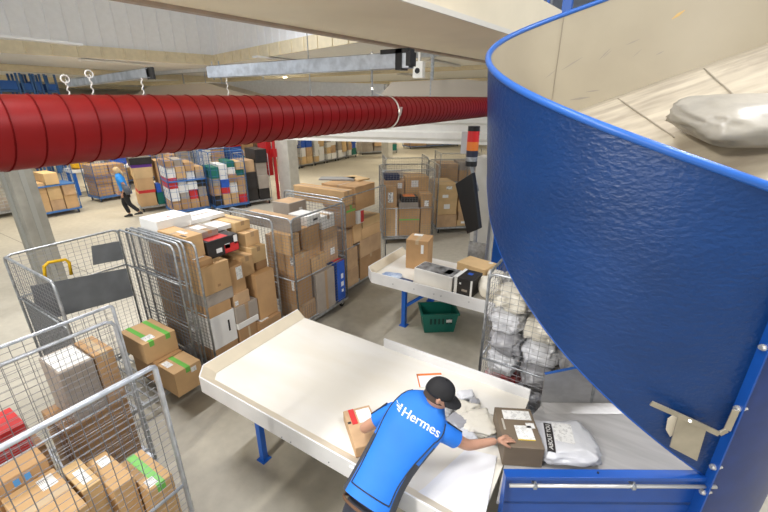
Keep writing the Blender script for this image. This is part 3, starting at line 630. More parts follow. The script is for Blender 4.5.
# folded shoulder plate rising to the back wall
m = MB(); b0 = A0-gn*.10; b1 = A1-gn*.10
m.add([(A0.x, A0.y, ZT+.045), (A1.x, A1.y, ZT+.045), (b1.x, b1.y, ZT+.0085), (b0.x, b0.y, ZT+.0085), (b0.x+.0, b0.y, ZT-.02), (A0.x, A0.y, ZT-.02), (b1.x, b1.y, ZT-.02), (A1.x, A1.y, ZT-.02)], [(0, 3, 2, 1), (0, 5, 4, 3), (1, 2, 6, 7), (4, 5, 7, 6), (0, 1, 7, 5)]); m.build('shoulder_plate', CHSTEEL, ch)
m = MB(); top = [A0+gn*.03+Vector((0, 0, 1.17)), A0+gn*.03+gd*.35+Vector((0, 0, 1.26)), A1+gn*.03+Vector((0, 0, 1.26))]
m.prism([A0+Vector((0, 0, ZT-.02)), A1+Vector((0, 0, ZT-.02)), top[2], top[1], top[0]], gn*.012); m.build('back_wall', STEEL, ch)
m = MB(); m.tube([v+gn*.006 for v in top], .012, 6); m.build('top_trim', BLUER, ch)
m = MB(); e = G0+gd*1.395
m.prism([G0+Vector((0, 0, .25)), e+Vector((0, 0, .25)), e+Vector((0, 0, 1.12)), G0+Vector((0, 0, 1.12))], gn*.006)
m.prism([G0-gn*.045+Vector((0, 0, 1.12)), e-gn*.045+Vector((0, 0, 1.12)), e+gn*.02+Vector((0, 0, 1.12)), G0+gn*.02+Vector((0, 0, 1.12))], (0, 0, .006))
m.prism([G0+Vector((0, 0, .25)), G0+Vector((0, 0, 1.12)), G0-gn*.045+Vector((0, 0, 1.12)), G0-gn*.09+Vector((0, 0, .25))], gd*.006)
m.prism([G0-gn*.045+Vector((0, 0, 1.095)), e-gn*.045+Vector((0, 0, 1.095)), e-gn*.045+Vector((0, 0, 1.122)), G0-gn*.045+Vector((0, 0, 1.122))], gn*.004)
m.build('side_guard', BLUEP, ch, bevel=.002)
m = MB(); m.tube([G0-gn*.05+gd*.03+Vector((0, 0, 1.055)), e-gn*.05+gd*.02+Vector((0, 0, 1.055))], .0125, 12); rod = m.build('steel_rod', mat('satin_rod', (.70, .69, .66), .3, .6), ch, smooth=True)
for k in (.20, .86):
    p = G0+gd*k-gn*.05+Vector((0, 0, 1.055)); m = MB(); m.bar(p-gn*.02, p+gn*.05, .022, .012); m.tube([p+Vector((0, 0, -.024)), p+Vector((0, 0, .036))], .007, 8); m.bar(p-gd*.012, p+gd*.012, .034, .034); m.build('rod_clamp', GALV, ch)
bolts(ch, [G0+gd*.63-gn*.01+Vector((0, 0, 1.126))], (0, 0, 1), .007, BLK)
for k in (.15, .95):
    m = MB(); p = G0+gd*k+gn*.1; m.box((p.x-.03, p.y-.03, 0), (p.x+.03, p.y+.03, ZT-.02)); m.build('leg', LEGB, ch)
# lettered mailer in the channel
bx = bag((-.035, 2.80, ZT+.008), .50, .44, .13, BAGW, 'white plastic mailer with black lettered band in the steel channel', g, R(31), 21, pw=.5, amp=.12)
def text_mesh(txt, size):
    cu = bpy.data.curves.new('lettering', 'FONT'); cu.body = txt; cu.size = size; cu.align_x = 'CENTER'; cu.align_y = 'CENTER'
    o = bpy.data.objects.new('tmp', cu); C.objects.link(o); dg = bpy.context.evaluated_depsgraph_get(); dg.update()
    me = bpy.data.meshes.new_from_object(o.evaluated_get(dg)); bpy.data.objects.remove(o)
    bm = bmesh.new(); bm.from_mesh(me)
    bmesh.ops.triangulate(bm, faces=bm.faces)
    bmesh.ops.subdivide_edges(bm, edges=[e for e in bm.edges if e.calc_length() > size*.25], cuts=2, use_grid_fill=False); 
    bmesh.ops.triangulate(bm, faces=bm.faces)
    vs = [v.co.copy() for v in bm.verts]; fs = [tuple(v.index for v in f.verts) for f in bm.faces]; bm.free(); return vs, fs
def drape(target_bvh, vs, fs, org, ux, uy, down, off, name, mt, parent, lift=.0):
    """lay a flat drawing onto a surface by dropping each point along `down`"""
    out = []; 
    for v in vs:
        p = org+ux*v.x+uy*v.y; h = target_bvh.ray_cast(p-down*1.0, down)
        out.append((h[0]-down*off) if h[0] is not None else None)
    fs2 = [f for f in fs if all(out[i] is not None for i in f)]
    mb = MB(); mb.add([o or Vector((0, 0, 0)) for o in out], fs2); 
    return mb.build(name, mt, parent, fix=False)
def bvh_of(o):
    dg = bpy.context.evaluated_depsgraph_get(); dg.update(); ev = o.evaluated_get(dg); me = ev.to_mesh()
    vs = [o.matrix_world@v.co for v in me.vertices]; ps = [tuple(p.vertices) for p in me.polygons]; ev.to_mesh_clear()
    return BVHTree.FromPolygons(vs, ps)
bpy.context.view_layer.update()
bv = bvh_of(bx); imw = bx.matrix_world.inverted()
def drape_on(o, bv, vs, fs, org, ux, uy, off, name, mt, down=Vector((0, 0, -1))):
    out = []
    for v in vs:
        p = org+ux*v.x+uy*v.y; h = bv.ray_cast(p-down*.5, down); out.append(None if h[0] is None else o.matrix_world.inverted()@(h[0]-down*off))
    fs2 = [f for f in fs if all(out[i] is not None for i in f)]
    mb = MB(); mb.add([q or Vector((0, 0, 0)) for q in out], fs2); return mb.build(name, mt, o, fix=False)
def rect(w, h, n=10):
    vs = [Vector((-w/2+w*i/n, -h/2+h*j/n, 0)) for i in range(n+1) for j in range(n+1)]
    return vs, [(i*(n+1)+j, (i+1)*(n+1)+j, (i+1)*(n+1)+j+1, i*(n+1)+j+1) for i in range(n) for j in range(n)]
ux = (gn*.97+gd*.25).normalized(); uy = Vector((-ux.y, ux.x, 0))
o1 = Vector((-.035, 2.80, ZT+.1))-gd*.125
drape_on(bx, bv, *rect(.30, .062, 14), o1, ux, uy, .003, 'printed_band', KBLACK)
drape_on(bx, bv, *text_mesh('ABOUT YOU', .046), o1, ux, uy, .0055, 'lettering', WHITEP)
drape_on(bx, bv, *rect(.22, .15, 10), Vector((-.035, 2.80, ZT+.1))+gd*.0+gn*.04, ux, uy, .003, 'shipping_label', PAPER)

# ------------------------------------------------------------------ the blue spiral chute
cx, cy, CR = .1247, 3.955, 1.38; ph = .0315
aw = Vector((math.sin(ph), math.cos(ph), 0)); le = Vector((-math.cos(ph), math.sin(ph), 0)); CC = Vector((cx, cy, 0))
def cpt(s, r, z): v = CC+(aw*math.cos(s)+le*math.sin(s))*r; v.z = z; return v
def zrim(s): return 3.967-.463*(s-math.pi/2)
def zbot(s):
    z = 3.205-.981*(s-math.pi/2)
    return min(z, zrim(s)-.72) if s > 1.2 else zrim(s)-1.35+.3*max(0, s-.2)
def zbot2(s): 
    if s < 1.0: return zrim(s)-1.15
    if s < 2.0:
        k = (s-1.0); return (zrim(s)-1.15)*(1-k)+(3.205-.981*(s-math.pi/2))*k
    return 3.205-.981*(s-math.pi/2)
SE = 3.70
def tap(s): return .085*max(0, min(1, (3.0-s)/.9))*max(0, min(1, (s-1.1)/.6))
chute = worldthing('spiral_chute', (cx, cy, 0), 'big blue spiral parcel chute with cream lining and hammered blue outside, filling the right side', 'chute')
def arc(fn, s0, s1, n): return [fn(s0+(s1-s0)*i/n) for i in range(n+1)]
m = MB(); N = 110
m.grid(lambda u, v: cpt(-.95+(SE+.95)*u, CR-tap(-.95+(SE+.95)*u)*v, zrim(-.95+(SE+.95)*u)*(1-v)+zbot2(-.95+(SE+.95)*u)*v), N, 12)
m.build('outer_shell', BLUEH, chute, smooth=True)
m = MB(); m.grid(lambda u, v: cpt(-.95+(SE+.95)*u, CR-.014-tap(-.95+(SE+.95)*u)*v, zrim(-.95+(SE+.95)*u)*(1-v)+(zbot2(-.95+(SE+.95)*u)+.01)*v), N, 12)
m.build('inner_lining', LINER, chute, smooth=True)
m = MB(); m.tube(arc(lambda s: cpt(s, CR-.004, zrim(s)+.004), -.95, SE, N), .024, 10); m.build('rim', BLUER, chute, smooth=True)
m = MB(); m.tube(arc(lambda s: cpt(s, CR-.006-tap(s), zbot2(s)), -.95, SE, N), .009, 6); m.build('lower_rim', BLUEP, chute, smooth=True)
def fl_pt(s, v):
    q = cpt(s, CR-.016, 0); h = (zrim(s)-zfl(q.x, q.y))/max(.3, zrim(s)-zbot2(s))
    return cpt(s, (CR-.018-tap(s)*max(0, min(1, h)))*v, 0)
def zfl(x, y):
    z = 3.60+.391*(x+.11)+.065*(y-5.32)
    k = max(0, 4.35-y); return z-.36*k*k
m = MB()
m.grid(lambda u, v: (lambda q: Vector((q.x, q.y, zfl(q.x, q.y))))(fl_pt(-math.pi+2*math.pi*u, v)), 90, 16)
m.build('slide_floor', FLOORC, chute, smooth=True, fix=False)
SEAM = mat('seam_dark_line', (.30, .26, .2), .6)  # dark joint lines of the floor sheets and the lining
def on_floor(x, y):
    r = ray(x, y); t = 3.0
    for _ in range(60):
        p = O0+r*t; t += (p.z-zfl(p.x, p.y))/max(.2, -r.z+.05*0+.6)*.6 if r.z < 0 else (p.z-zfl(p.x, p.y))*-.5
    return O0+r*t
def floor_hit(x, y):
    r = ray(x, y); best = None
    for i in range(2000):
        t = 1.5+i*.004; p = O0+r*t
        if math.hypot(p.x-cx, p.y-cy) < CR-.02 and p.z <= zfl(p.x, p.y): return p
    return None
for (x0, y0, x1, y1) in ((618, 97, 674, 138), (704, 67, 742, 104)):
    pts = [floor_hit(x0+(x1-x0)*i/12, y0+2+(y1-y0-2)*i/12) for i in range(13)]; pts = [v for v in pts if v]
    if len(pts) > 3:
        m = MB()
        for v in pts: v.z = zfl(v.x, v.y)+.003
        m.tube(pts, .006, 5); m.build('floor_seam', SEAM, chute)
m = MB(); s0 = .86; m.bar(cpt(s0, CR-.02, zrim(s0)-.02), cpt(s0, CR-.02, zrim(s0)-1.0), .006, .006); m.build('lining_seam', SEAM, chute)
# scuffs on the lining
SCUFF = mat('scuff_mark', (.33, .30, .25), .6); SCUFFO = mat('ochre_scuff', (.62, .42, .16), .6)
def wall_hit(x, y):
    r = ray(x, y)
    # far intersection with the lining cylinder
    a = r.x*r.x+r.y*r.y; bq = -(r.x*cx+r.y*cy); cq = cx*cx+cy*cy-(CR-.018)**2; D = bq*bq-a*cq
    return O0+r*((-bq+math.sqrt(D))/a)
for (x0, y0, x1, y1, w, mt) in ((562, 70, 583, 57, .007, SCUFF), (599, 60, 611, 48, .006, SCUFF), (603, 58, 612, 50, .004, SCUFF), (626, 45, 640, 39, .006, SCUFF), (656, 55, 664, 51, .006, SCUFF), (633, 57, 642, 49, .004, SCUFF), (672, 19, 685, 10, .016, SCUFFO), (524, 54, 530, 51, .006, SCUFF), (586, 92, 600, 90, .008, SCUFF), (570, 100, 590, 97, .012, SCUFF), (546, 78, 556, 70, .005, SCUFF)):
    p = wall_hit(x0, y0); q = wall_hit(x1, y1); m = MB(); mid = (p+q)/2; c2_ = mid-Vector((cx, cy, mid.z)); mid = Vector((cx, cy, mid.z))+c2_.normalized()*(CR-.017)
    m.tube([p, mid, q], [w*.2, w, w*.2], 5); o = m.build('scuff_mark', mt, chute)
    for v in o.data.vertices:
        wv = v.co+Vector((cx, cy, 0)); rr = Vector((wv.x-cx, wv.y-cy, 0)); L = rr.length
        rr = rr.normalized()*(CR-.0145-(CR-.0145-L)*.1); v.co.x = rr.x; v.co.y = rr.y
# flange and the next section
def zt2(s): return zrim(s)
rd = (aw*math.cos(SE)+le*math.sin(SE)); td = Vector((-rd.y, rd.x, 0))
fl0 = cpt(SE, CR-.02, .15); fl1 = cpt(SE, CR+.062, .15)
m = MB(); m.prism([cpt(SE, CR-.02, .15), cpt(SE, CR+.062, .15), cpt(SE, CR+.062, zrim(SE)), cpt(SE, CR-.02, zrim(SE))], td*.012); m.build('flange', BLUER if False else BLUEP, chute, bevel=.002)
m = MB(); m.grid(lambda u, v: cpt(SE+.01+.9*u, CR, zrim(SE+.9*u)*(1-v)+.15*v), 24, 8); m.build('lower_section', BLUED, chute, smooth=True)
m = MB(); m.tube(arc(lambda s: cpt(s, CR-.004, zrim(s)+.004), SE, SE+.9, 20), .024, 10); m.build('rim', BLUER, chute, smooth=True)
# bolts through the flange (a hex head and washer on each side)
def flange_hit(x, y):
    nrm = td; r = ray(x, y); p0 = fl0; t = (p0-O0).dot(nrm)/r.dot(nrm); return O0+r*t
for (y_) in (342, 408, 474, 503):
    x_ = 755-(y_-345)*.27
    p = flange_hit(x_, y_); pr = Vector((p.x-cx, p.y-cy, 0)); p = cpt(SE, CR+.035, p.z)
    m = MB(); m.tube([p-td*.022, p-td*.010], .016, 6); m.tube([p-td*.010, p+td*.014], .020, 14); m.tube([p+td*.012, p+td*.034], .014, 6); m.tube([p+td*.034, p+td*.052], .008, 10); m.build('bolt', BOLTM, chute)
# bent steel bracket with a small hanging plate
BR = mat('bracket_steel', (.42, .38, .30), .4, .6, var=.12)
bk = [cpt(s, CR+o_, z) for s, o_, z in ((3.24, .055, 2.08), (3.30, .055, 2.02), (3.60, .055, 1.80), (3.655, .057, 1.80), (3.675, .057, 1.93))]
def outer_hit(x, y, dr):
    r = ray(x, y); a = r.x*r.x+r.y*r.y; bq = -(r.x*cx+r.y*cy); cq = cx*cx+cy*cy-(CR+dr)**2; D = bq*bq-a*cq
    return O0+r*((-bq-math.sqrt(max(D, 0)))/a)
bk = [outer_hit(x, y, .07) for x, y in ((651, 403), (676, 414), (700, 425), (719, 434), (727, 430), (736, 410))]
m = MB()
for p, q in zip(bk[:-1], bk[1:]): m.bar(p, q, .012, .034, up=(0, 0, 1))
m.build('bracket', BR, chute, bevel=.002)
q = [outer_hit(x, y, .062) for x, y in ((678, 417), (706, 431), (697, 461), (670, 447))]
nrm = (q[1]-q[0]).cross(q[2]-q[0]).normalized(); m = MB(); m.prism(q, nrm*.008); m.build('hanging_plate', BR, chute)
q = [outer_hit(x, y, .03) for x, y in ((668, 419), (674, 415), (679, 420), (677, 432), (670, 437), (666, 430))]
m = MB(); m.prism(q, nrm*.006); m.build('pale_tab', mat('pale_tab', (.62, .56, .44), .5), chute)
bolts(chute, [outer_hit(690, 421, .075)], (outer_hit(690, 421, .2)-outer_hit(690, 421, .075)), .01)
# support posts of the chute, behind and under
for i, (x, y) in enumerate(((cx+1.0, cy+1.2),)):
    m = MB(); m.box((x-.05, y-.05, 0), (x+.05, y+.05, 1.9 if i else 3.3)); m.build('post', LEGB, chute)
# parcel on its way down the slide
p = floor_hit(726, 140) or Vector((.4, 3.3, 3.2))
o = bag((p.x+.10, p.y-.02, zfl(p.x+.10, p.y-.02)-.03), .88, .62, .24, mat('taupe_poly', (.42, .39, .33), .35, bump=.8, bscale=8, col2=(.30, .28, .24), vscale=3), 'cream and grey plastic parcel sliding down inside the blue chute', None, R(25), 33, tilt=R(12))
# blue uprights behind the chute rim
for (x, y, w, d) in ((528, 10, .24, 'blue steel upright behind the chute rim, left one'), (541, 8, .08, 'blue steel upright behind the chute rim, middle one'), (548, 5, .04, 'slim blue rod behind the chute rim'), (568, 2, .13, 'blue steel upright behind the chute rim, right one')):
    p = PY(x, y, 7.2); m = MB(); m.box((-w/2, -w/2, 0), (w/2, w/2, 5.9)); m.box((-w, -w, 0), (w, w, .012)); o = m.build('steel_upright', LEGB); o.location = (p.x, 7.2, 0); tag(o, d, 'post', 'blue uprights behind the chute')

# ------------------------------------------------------------------ overhead: cream conveyor beam, strut, red duct
SB = 2.35
BL0 = O0+(Vector((-1.66, .35, 3.79))-O0)*SB; BL1 = O0+(Vector((-1.16, 4.1, 3.79))-O0)*SB; bd = (BL1-BL0).normalized(); br_ = Vector((bd.y, -bd.x, 0))
bm_ = worldthing('overhead_conveyor', (-1.3, 2, 3.79), 'wide cream overhead conveyor casing with a brown lip, across the top of the picture', 'conveyor')
m = MB(); s = BL0-bd*1.5
m.prism([s, s+br_*1.72, s+br_*1.72+Vector((0, 0, .5)), s+Vector((0, 0, .5))], bd*11); m.build('casing', CREAM, bm_)
m = MB(); m.prism([s-br_*.03+Vector((0, 0, -.03)), s+br_*.07+Vector((0, 0, -.03)), s+br_*.07+Vector((0, 0, .03)), s-br_*.03+Vector((0, 0, .08))], bd*11); m.build('lip', BROWNED, bm_, bevel=.006)
m = MB(); s2 = s+br_*1.72; m.prism([s2+Vector((0, 0, -.02)), s2+br_*.02+Vector((0, 0, -.02)), s2+br_*.02+Vector((0, 0, .03)), s2+Vector((0, 0, .03))], bd*11); m.build('lip', mat('pale_lip', (.8, .77, .7), .5), bm_)
for k in (3.5, 8.5):
    for e_2 in (.3, 1.4):
        m = MB(); p = s+bd*k+br_*e_2; m.tube([(p.x, p.y, p.z+.5), (p.x, p.y, 8.6)], .02, 8); m.build('hanger_rod', GALV, bm_)
q_ = [PY(x, y, 10.9) for x, y in ((440, -30), (440, 18), (528, 50), (600, 50), (600, -30))]
for v in q_: v.z = min(v.z, 5.15)
m = MB(); m.prism(q_, (0, .5, 0)); m.bar((q_[1].x+.3, 11.1, 5.0), (q_[1].x+.3, 11.1, 8.6), .06, .06); tag(m.build('conveyor_casing', STEEL), 'grey steel conveyor casing behind the blue uprights', 'conveyor')

def chan(t, p, q, w=.05, h=.06, mt=GALVB):  # C strut
    m = MB(); p, q = Vector(p), Vector(q); d = (q-p).normalized(); a = d.cross(Vector((0, 0, 1))).normalized(); u = Vector((0, 0, 1))
    th = .003
    for (c0, c1) in (((-w/2, -h/2), (w/2, -h/2+th)), ((-w/2, -h/2), (-w/2+th, h/2)), ((w/2-th, -h/2), (w/2, h/2)), ((-w/2, h/2-th), (-w/2+.012, h/2)), ((w/2-.012, h/2-th), (w/2, h/2))):
        m.prism([p+a*c0[0]+u*c0[1], p+a*c1[0]+u*c0[1], p+a*c1[0]+u*c1[1], p+a*c0[0]+u*c1[1]], q-p)
    return m.build('rail', mt, t)
SD = 1.35
def sd(v): return O0+(Vector(v)-O0)*SD
YS = 2.588*SD; ZS = CH+(3.73-CH)*SD; XS = lambda x: x*SD
st1 = worldthing('support_strut', (-3.4, YS, ZS), 'galvanised support strut under the cream conveyor, holding the red duct', 'strut')
chan(st1, (-3.56*SD, YS, ZS), (-1.40*SD, YS, ZS-.005), .10, .135)
m = MB(); m.box((-1.50*SD, YS-.06, ZS-.085), (-1.45*SD, YS+.06, ZS+.09)); m.box((-1.42*SD, YS-.055, ZS-.055), (-1.385*SD, YS+.055, ZS+.06)); m.box((-1.62*SD, YS-.06, ZS+.052), (-1.40*SD, YS+.06, ZS+.09)); m.build('beam_clamp', BLK, st1)
m = MB(); m.tube([(-1.72*SD, YS, ZS+.09), (-1.72*SD, YS, ZS-.31)], .009, 8); m.build('threaded_rod', GALV, st1)
m = MB(); m.tube([(-1.72*SD, YS, ZS+.05), (-1.72*SD, YS, ZS+.075)], .019, 6); m.tube([(-1.72*SD, YS, ZS-.25), (-1.72*SD, YS, ZS-.225)], .019, 6); m.build('nut', BOLTM, st1)
for x in (-3.52*SD, -3.42*SD):
    m = MB(); m.tube([(x, YS, ZS+.12), (x, YS, ZS-.09)], .008, 6); m.tube([(x, YS, ZS+.055), (x, YS, ZS+.075)], .018, 6); m.build('hanger_bolt', GALV, st1)
p = PX(150, 73, -2.24); q = PX(75, 83, -3.6)
st2 = worldthing('support_strut', (p+q)/2, 'shorter grey galvanised strut end above the left part of the red duct', 'strut')
chan(st2, q+(q-p)*.1, p, .042, .045, GALV)
m = MB(); m.box((p.x-.028, p.y-.004, p.z-.031), (p.x+.028, p.y+.010, p.z+.028)); m.build('end_cap', RUBBER, st2)

# red duct with spiral ribs
REDD = mat('red_duct', (.19, .004, .004), .45, var=.08, spec=.25); REDR = mat('red_duct_rib', (.10, .004, .004), .9, spec=.05)
A_ = Vector((-1.60, -.35, 3.345)); 
pa = PX(0, 133.5, -1.60*SD); pb = PX(486, 107, -1.60*SD); dd = (pb-pa).normalized(); pa = pa-dd*3.6; Lp = 10.5; RP = .108*SD
duct = worldthing('red_duct', (-2.16, 2.9, 3.36), 'thick red spiral ribbed duct running across the picture above the hall', 'duct')
m = MB(); m.tube([pa+dd*(Lp*i/60) for i in range(61)], RP, 40); m.build('tube', REDD, duct, smooth=True)
u_ = dd.cross(Vector((0, 0, 1))).normalized(); v_ = u_.cross(dd).normalized(); pts = []; pit = .10
for i in range(int(Lp/pit*28)):
    th = 2*math.pi*i/28; pts.append(pa+dd*(pit*i/28)+(u_*math.cos(th)+v_*math.sin(th))*(RP+.001))
m = MB(); m.tube(pts, .0034, 4); m.build('spiral_rib', REDR, duct, smooth=True)
tcl = (YS-pa.y)/dd.y; pc = pa+dd*tcl
m = MB(); m.tube([pc+(u_*math.cos(a)+v_*math.sin(a))*(RP+.006) for a in [2*math.pi*i/40 for i in range(41)]], .008, 6)
m.bar(pc+v_*(RP+.005)-u_*.02, pc+v_*(RP+.005)+Vector((-.12, 0, .03)), .02, .006); 
k = pc-u_*0+(u_ if u_.x > 0 else -u_)*(RP+.01); m.bar(k+Vector((0, 0, -.03)), k+Vector((.02, 0, .05)), .02, .014); m.tube([k+Vector((.0, -.02, .0)), k+Vector((.0, .03, .0))], .008, 6)
m.build('pipe_clamp', BOLTM, duct)
CORD = mat('white_cord', (.78, .78, .76), .6)
for i, (x, y0, x2, y2, lb) in enumerate(((65, 79, 70, 97, 'left white hanging cord above the red duct'), (89, 74, 94, 97, 'second white hanging cord from the left, with a ring'), (141, 78, 144, 97, 'thin white cord near the end of the short strut'), (226, 78, 229, 97, 'white cord hanging from the left end of the long strut'))):
    b = PX(x2, y2, -1.62*SD); t_ = PX(x, y0, -1.62*SD)
    b.z -= .015; m = MB(); pts = [t_.lerp(b, j/12)+Vector((0, .005*math.sin(j*1.9), 0)) for j in range(13)]; m.tube(pts, .0026, 5)
    if i in (0, 1): m.tube([t_+Vector((0, .016*math.cos(a), .016*math.sin(a)-.0)) for a in [math.pi*2*j/12 for j in range(13)]], .003, 5)
    o = m.build('cord', CORD, duct); o['label'] = 'white cord'
# white overhead conveyor behind the duct
WP = mat('white_conveyor_side', (.88, .87, .82), .45, var=.03)
a0 = PZ(255, 139, 2.6); a1 = PZ(560, 147, 2.6); d_ = (a1-a0).normalized(); n_ = Vector((-d_.y, d_.x, 0))
oc = worldthing('overhead_conveyor', (-5, 8.1, 2.6), 'long white overhead conveyor casing with lengthwise ribs, behind the red duct', 'conveyor')
m = MB(); 
prof = [(0, 2.60), (.02, 2.66), (-.03, 2.72), (-.03, 2.84), (.03, 2.88), (.03, 3.02), (-.02, 3.06), (-.02, 3.42), (.04, 3.46), (.7, 3.46), (.7, 2.60)]
m.prism([a0+n_*p_[0]+Vector((0, 0, p_[1]-2.6)) for p_ in prof], (a1-a0)); m.build('casing', WP, oc)
for k in (1.5, 4.5):
    m = MB(); p = a0+d_*k+n_*.35; m.bar((p.x, p.y, 3.46), (p.x, p.y, 5.2), .018, .018); m.build('hanger', GALV, oc)
# beige conveyor pieces far above
BG = mat('beige_duct', (.50, .45, .38), .6)
for i, (pp, Y, lb) in enumerate(((((128, 98), (150, 86), (205, 83), (260, 98)), 14, 'beige trapezoid housing far above the duct, left'), (((378, 97), (392, 82), (462, 79), (490, 82), (490, 97)), 11.5, 'beige grey housing over the white conveyor, beside the chute'))):
    m = MB(); ps = [PY(x, y, Y) for x, y in pp]; m.prism(ps, (0, 1.2, 0)); o = m.build('conveyor_housing', BG); tag(o, lb, 'conveyor housing')
    m = MB(); c = (ps[1]+ps[2])/2; m.bar((c.x, Y+.5, c.z-.05), (c.x, Y+.5, 5.2), .05, .05); m.build('hanger', GALV, o)
m = MB(); ps = [PY(x, y, 18) for x, y in ((160, 99), (270, 99), (384, 99), (384, 84), (262, 80), (210, 83))]; m.prism(ps, (0, .3, 0)); m.bar((ps[4].x, 18.1, ps[4].z-.1), (ps[4].x, 18.1, 5.2), .05, .05); tag(m.build('wall_panel', STRIPG), 'pale grey panel high in the hall behind the long strut', 'panel')
p = PY(419, 70, 9); m = MB(); m.box((-.13, -.08, -.18), (.13, .08, .18)); o = m.build('security_camera', WP, None, bevel=.02); o.location = p; tag(o, 'small white camera box with a dark lens, right of the strut end', 'camera')
m = MB(); m.tube([(0, -.1, -.02), (0, -.08, -.02)], .06, 16); m.build('lens', BLK, o)
m = MB(); m.bar((0, 0, .18), (0, 0, 5.2-p.z), .04, .04); m.build('bracket', WP, o)

# ------------------------------------------------------------------ mailers in the cage behind the long table
bc = make_cage((-.96, 3.46, 0), 0, 1.06, .95, 1.93, 'wire roll cage crammed with grey plastic mailers, between the long table and the chute', walls='LFB', mids=(.45,), pitch=.06, wr=.002)
g = 'mailers in the cage by the chute'
B = [(BAGR, 'red and white mailer'), (BAGG, 'grey mailer'), (BAGW, 'whitish mailer'), (BAGK, 'black and white printed mailer'), (BAGC, 'cream mailer')]
rowmat = [[1, 2, 1, 3], [0, 1, 0, 3], [2, 1, 4, 1], [1, 2, 1, 3], [2, 4, 3, 1], [4, 1, 2, 4]]
words = ['bottom', 'second', 'third', 'fourth', 'fifth', 'top']
z = BASE+.002; hs = [.30, .27, .28, .28, .28, .22]
for r_ in range(6):
    n_c = 3
    for c in range(n_c):
        mt, nm = B[rowmat[r_][c]]
        w_ = .40
        o = bag((-.96+.19+c*.34, 3.46+.28, z), w_*.92, .50, hs[r_]*1.0, mt, '%s, %s layer, front %s column of the mailer cage' % (nm, words[r_], ('left', 'middle', 'right')[c]), g, rnd.uniform(-.25, .25), 40+r_*5+c, tilt=0, pw=.60, amp=.24)
    if r_ < 5:
        for c in range(2): bag((-.96+.28+c*.46, 3.46+.70, z), .5, .38, hs[r_], B[(r_+c) % 5][0], 'mailer at the back of the %s layer of the mailer cage, %s one' % (words[r_], ('left', 'right')[c]), g, 0, 80+r_*5+c, pw=.62, amp=.2, sub=3)
    z += hs[r_]*.93

# ------------------------------------------------------------------ pillars
CONC = mat('pillar_concrete', (.29, .28, .24), .75, var=.14, vscale=3, bump=.1, bscale=20)
p = PZ(45, 250, 0)
pil = thing('concrete_pillar', (-9.1, 2.42, 0), 'grey concrete pillar behind the nearly empty cage, left side', 'pillar', None, R(8))
m = MB(); m.box((-.18, -.18, 0), (.18, .18, 3.3)); m.build('shaft', CONC, pil, bevel=.02)
m = MB(); m.box((-.05, -.19, 0), (.05, -.175, 3.3)); m.box((.175, -.04, 0), (.19, .04, 3.3)); m.build('cable_strip', mat('pillar_strip', (.30, .30, .27), .6), pil)
WPIL = mat('pale_pillar_paint', (.58, .56, .50), .6, var=.06)
p = PZ(291, 198, 0)
pil = thing('pale_pillar', (p.x, p.y, 0), 'pale pillar with a red pipe, behind the second full cage', 'pillar')
m = MB(); m.box((-.30, -.25, 0), (.30, .25, 3.4)); m.build('shaft', WPIL, pil, bevel=.02)
RP_ = mat('red_pipe_paint', (.50, .015, .02), .4)
m = MB(); m.tube([(-.30, -.36, 0), (-.30, -.36, 3.4)], .06, 12); m.box((-.40, -.46, 1.6), (-.22, -.3, 1.9)); m.build('red_pipe', RP_, pil)
m = MB(); m.box((-.95, -.55, .9), (-.50, -.30, 2.3)); m.box((-.98, -.5, 0), (-.92, -.35, .9)); m.build('hose_cabinet', RP_, pil)
p = PZ(387, 158, 0)
pil = thing('pale_pillar', (p.x, p.y, 0), 'square white pillar far back above the turned cages', 'pillar')
m = MB(); m.box((-.28, -.28, 0), (.28, .28, 3.4)); m.build('shaft', WPIL, pil, bevel=.02)

# ------------------------------------------------------------------ screen, signal lamp, white post
p = PY(466, 206, 6.60); t0 = PY(464, 178, 6.60); b0 = PY(473, 231, 6.60)
sc = worldthing('screen', (p.x, 6.6, 1.0), 'tall black screen hanging tilted behind the small table', 'screen')
q = [PY(x, y, 6.60) for x, y in ((455, 184), (472, 173), (479, 229), (467, 234))]
m = MB(); m.prism([v for v in q], (.03, .09, .01)); m.build('housing', BLK, sc, bevel=.01)
m = MB(); a1 = (q[2]+q[3])/2; m.bar(a1+Vector((.03, .06, .02)), Vector((a1.x+.05, 6.70, .01)), .05, .05); m.box((a1.x-.1, 6.6, 0), (a1.x+.26, 6.9, .02)); m.build('stand', GALV, sc)
sl = worldthing('signal_lamp', (-2.3, 6.72, 2.4), 'signal tower lamp with red, orange and black segments, above the black screen', 'lamp')
u0 = PY(471, 166, 6.7); u1 = PY(471, 126, 6.7); LH = (u1.z-u0.z)
for (a, b, mt, nm) in ((0, .13, BLK, 'base'), (.13, .24, GALV, 'collar'), (.24, .40, mat('dark_lens', (.02, .025, .05), .3), 'dark_lens'), (.40, .62, mat('orange_lens', (.75, .20, .03), .3), 'orange_lens'), (.62, .88, mat('red_lens', (.65, .02, .02), .3), 'red_lens'), (.88, 1, BLK, 'cap')):
    m = MB(); m.tube([(u0.x, 6.7, u0.z+LH*a), (u0.x, 6.7, u0.z+LH*b)], .10, 20); m.build(nm, mt, sl, smooth=False)
m = MB(); m.box((u0.x-.22, 6.72, u0.z+LH*.30), (u0.x-.11, 6.82, u0.z+LH*.85)); m.build('side_box', mat('translucent_grey', (.55, .56, .58), .3), sl)
WPOST = mat('white_post_paint', (.66, .64, .58), .5, var=.03)
pp = PY(484, 200, 7.3); 
m = MB(); m.box((-.17, -.2, 0), (.17, .2, 2.55)); o = m.build('machine_post', WPOST); o.location = (pp.x+.02, 7.3, 0); tag(o, 'cream machine post beside the black screen, half hidden by the chute', 'post')
m = MB(); m.bar((-2.24, 6.72, 2.0), (u0.x, 6.72, u0.z), .05, .05); m.build('mount', GALV, sl)
pg = PY(478, 240, 6.45); m = MB()
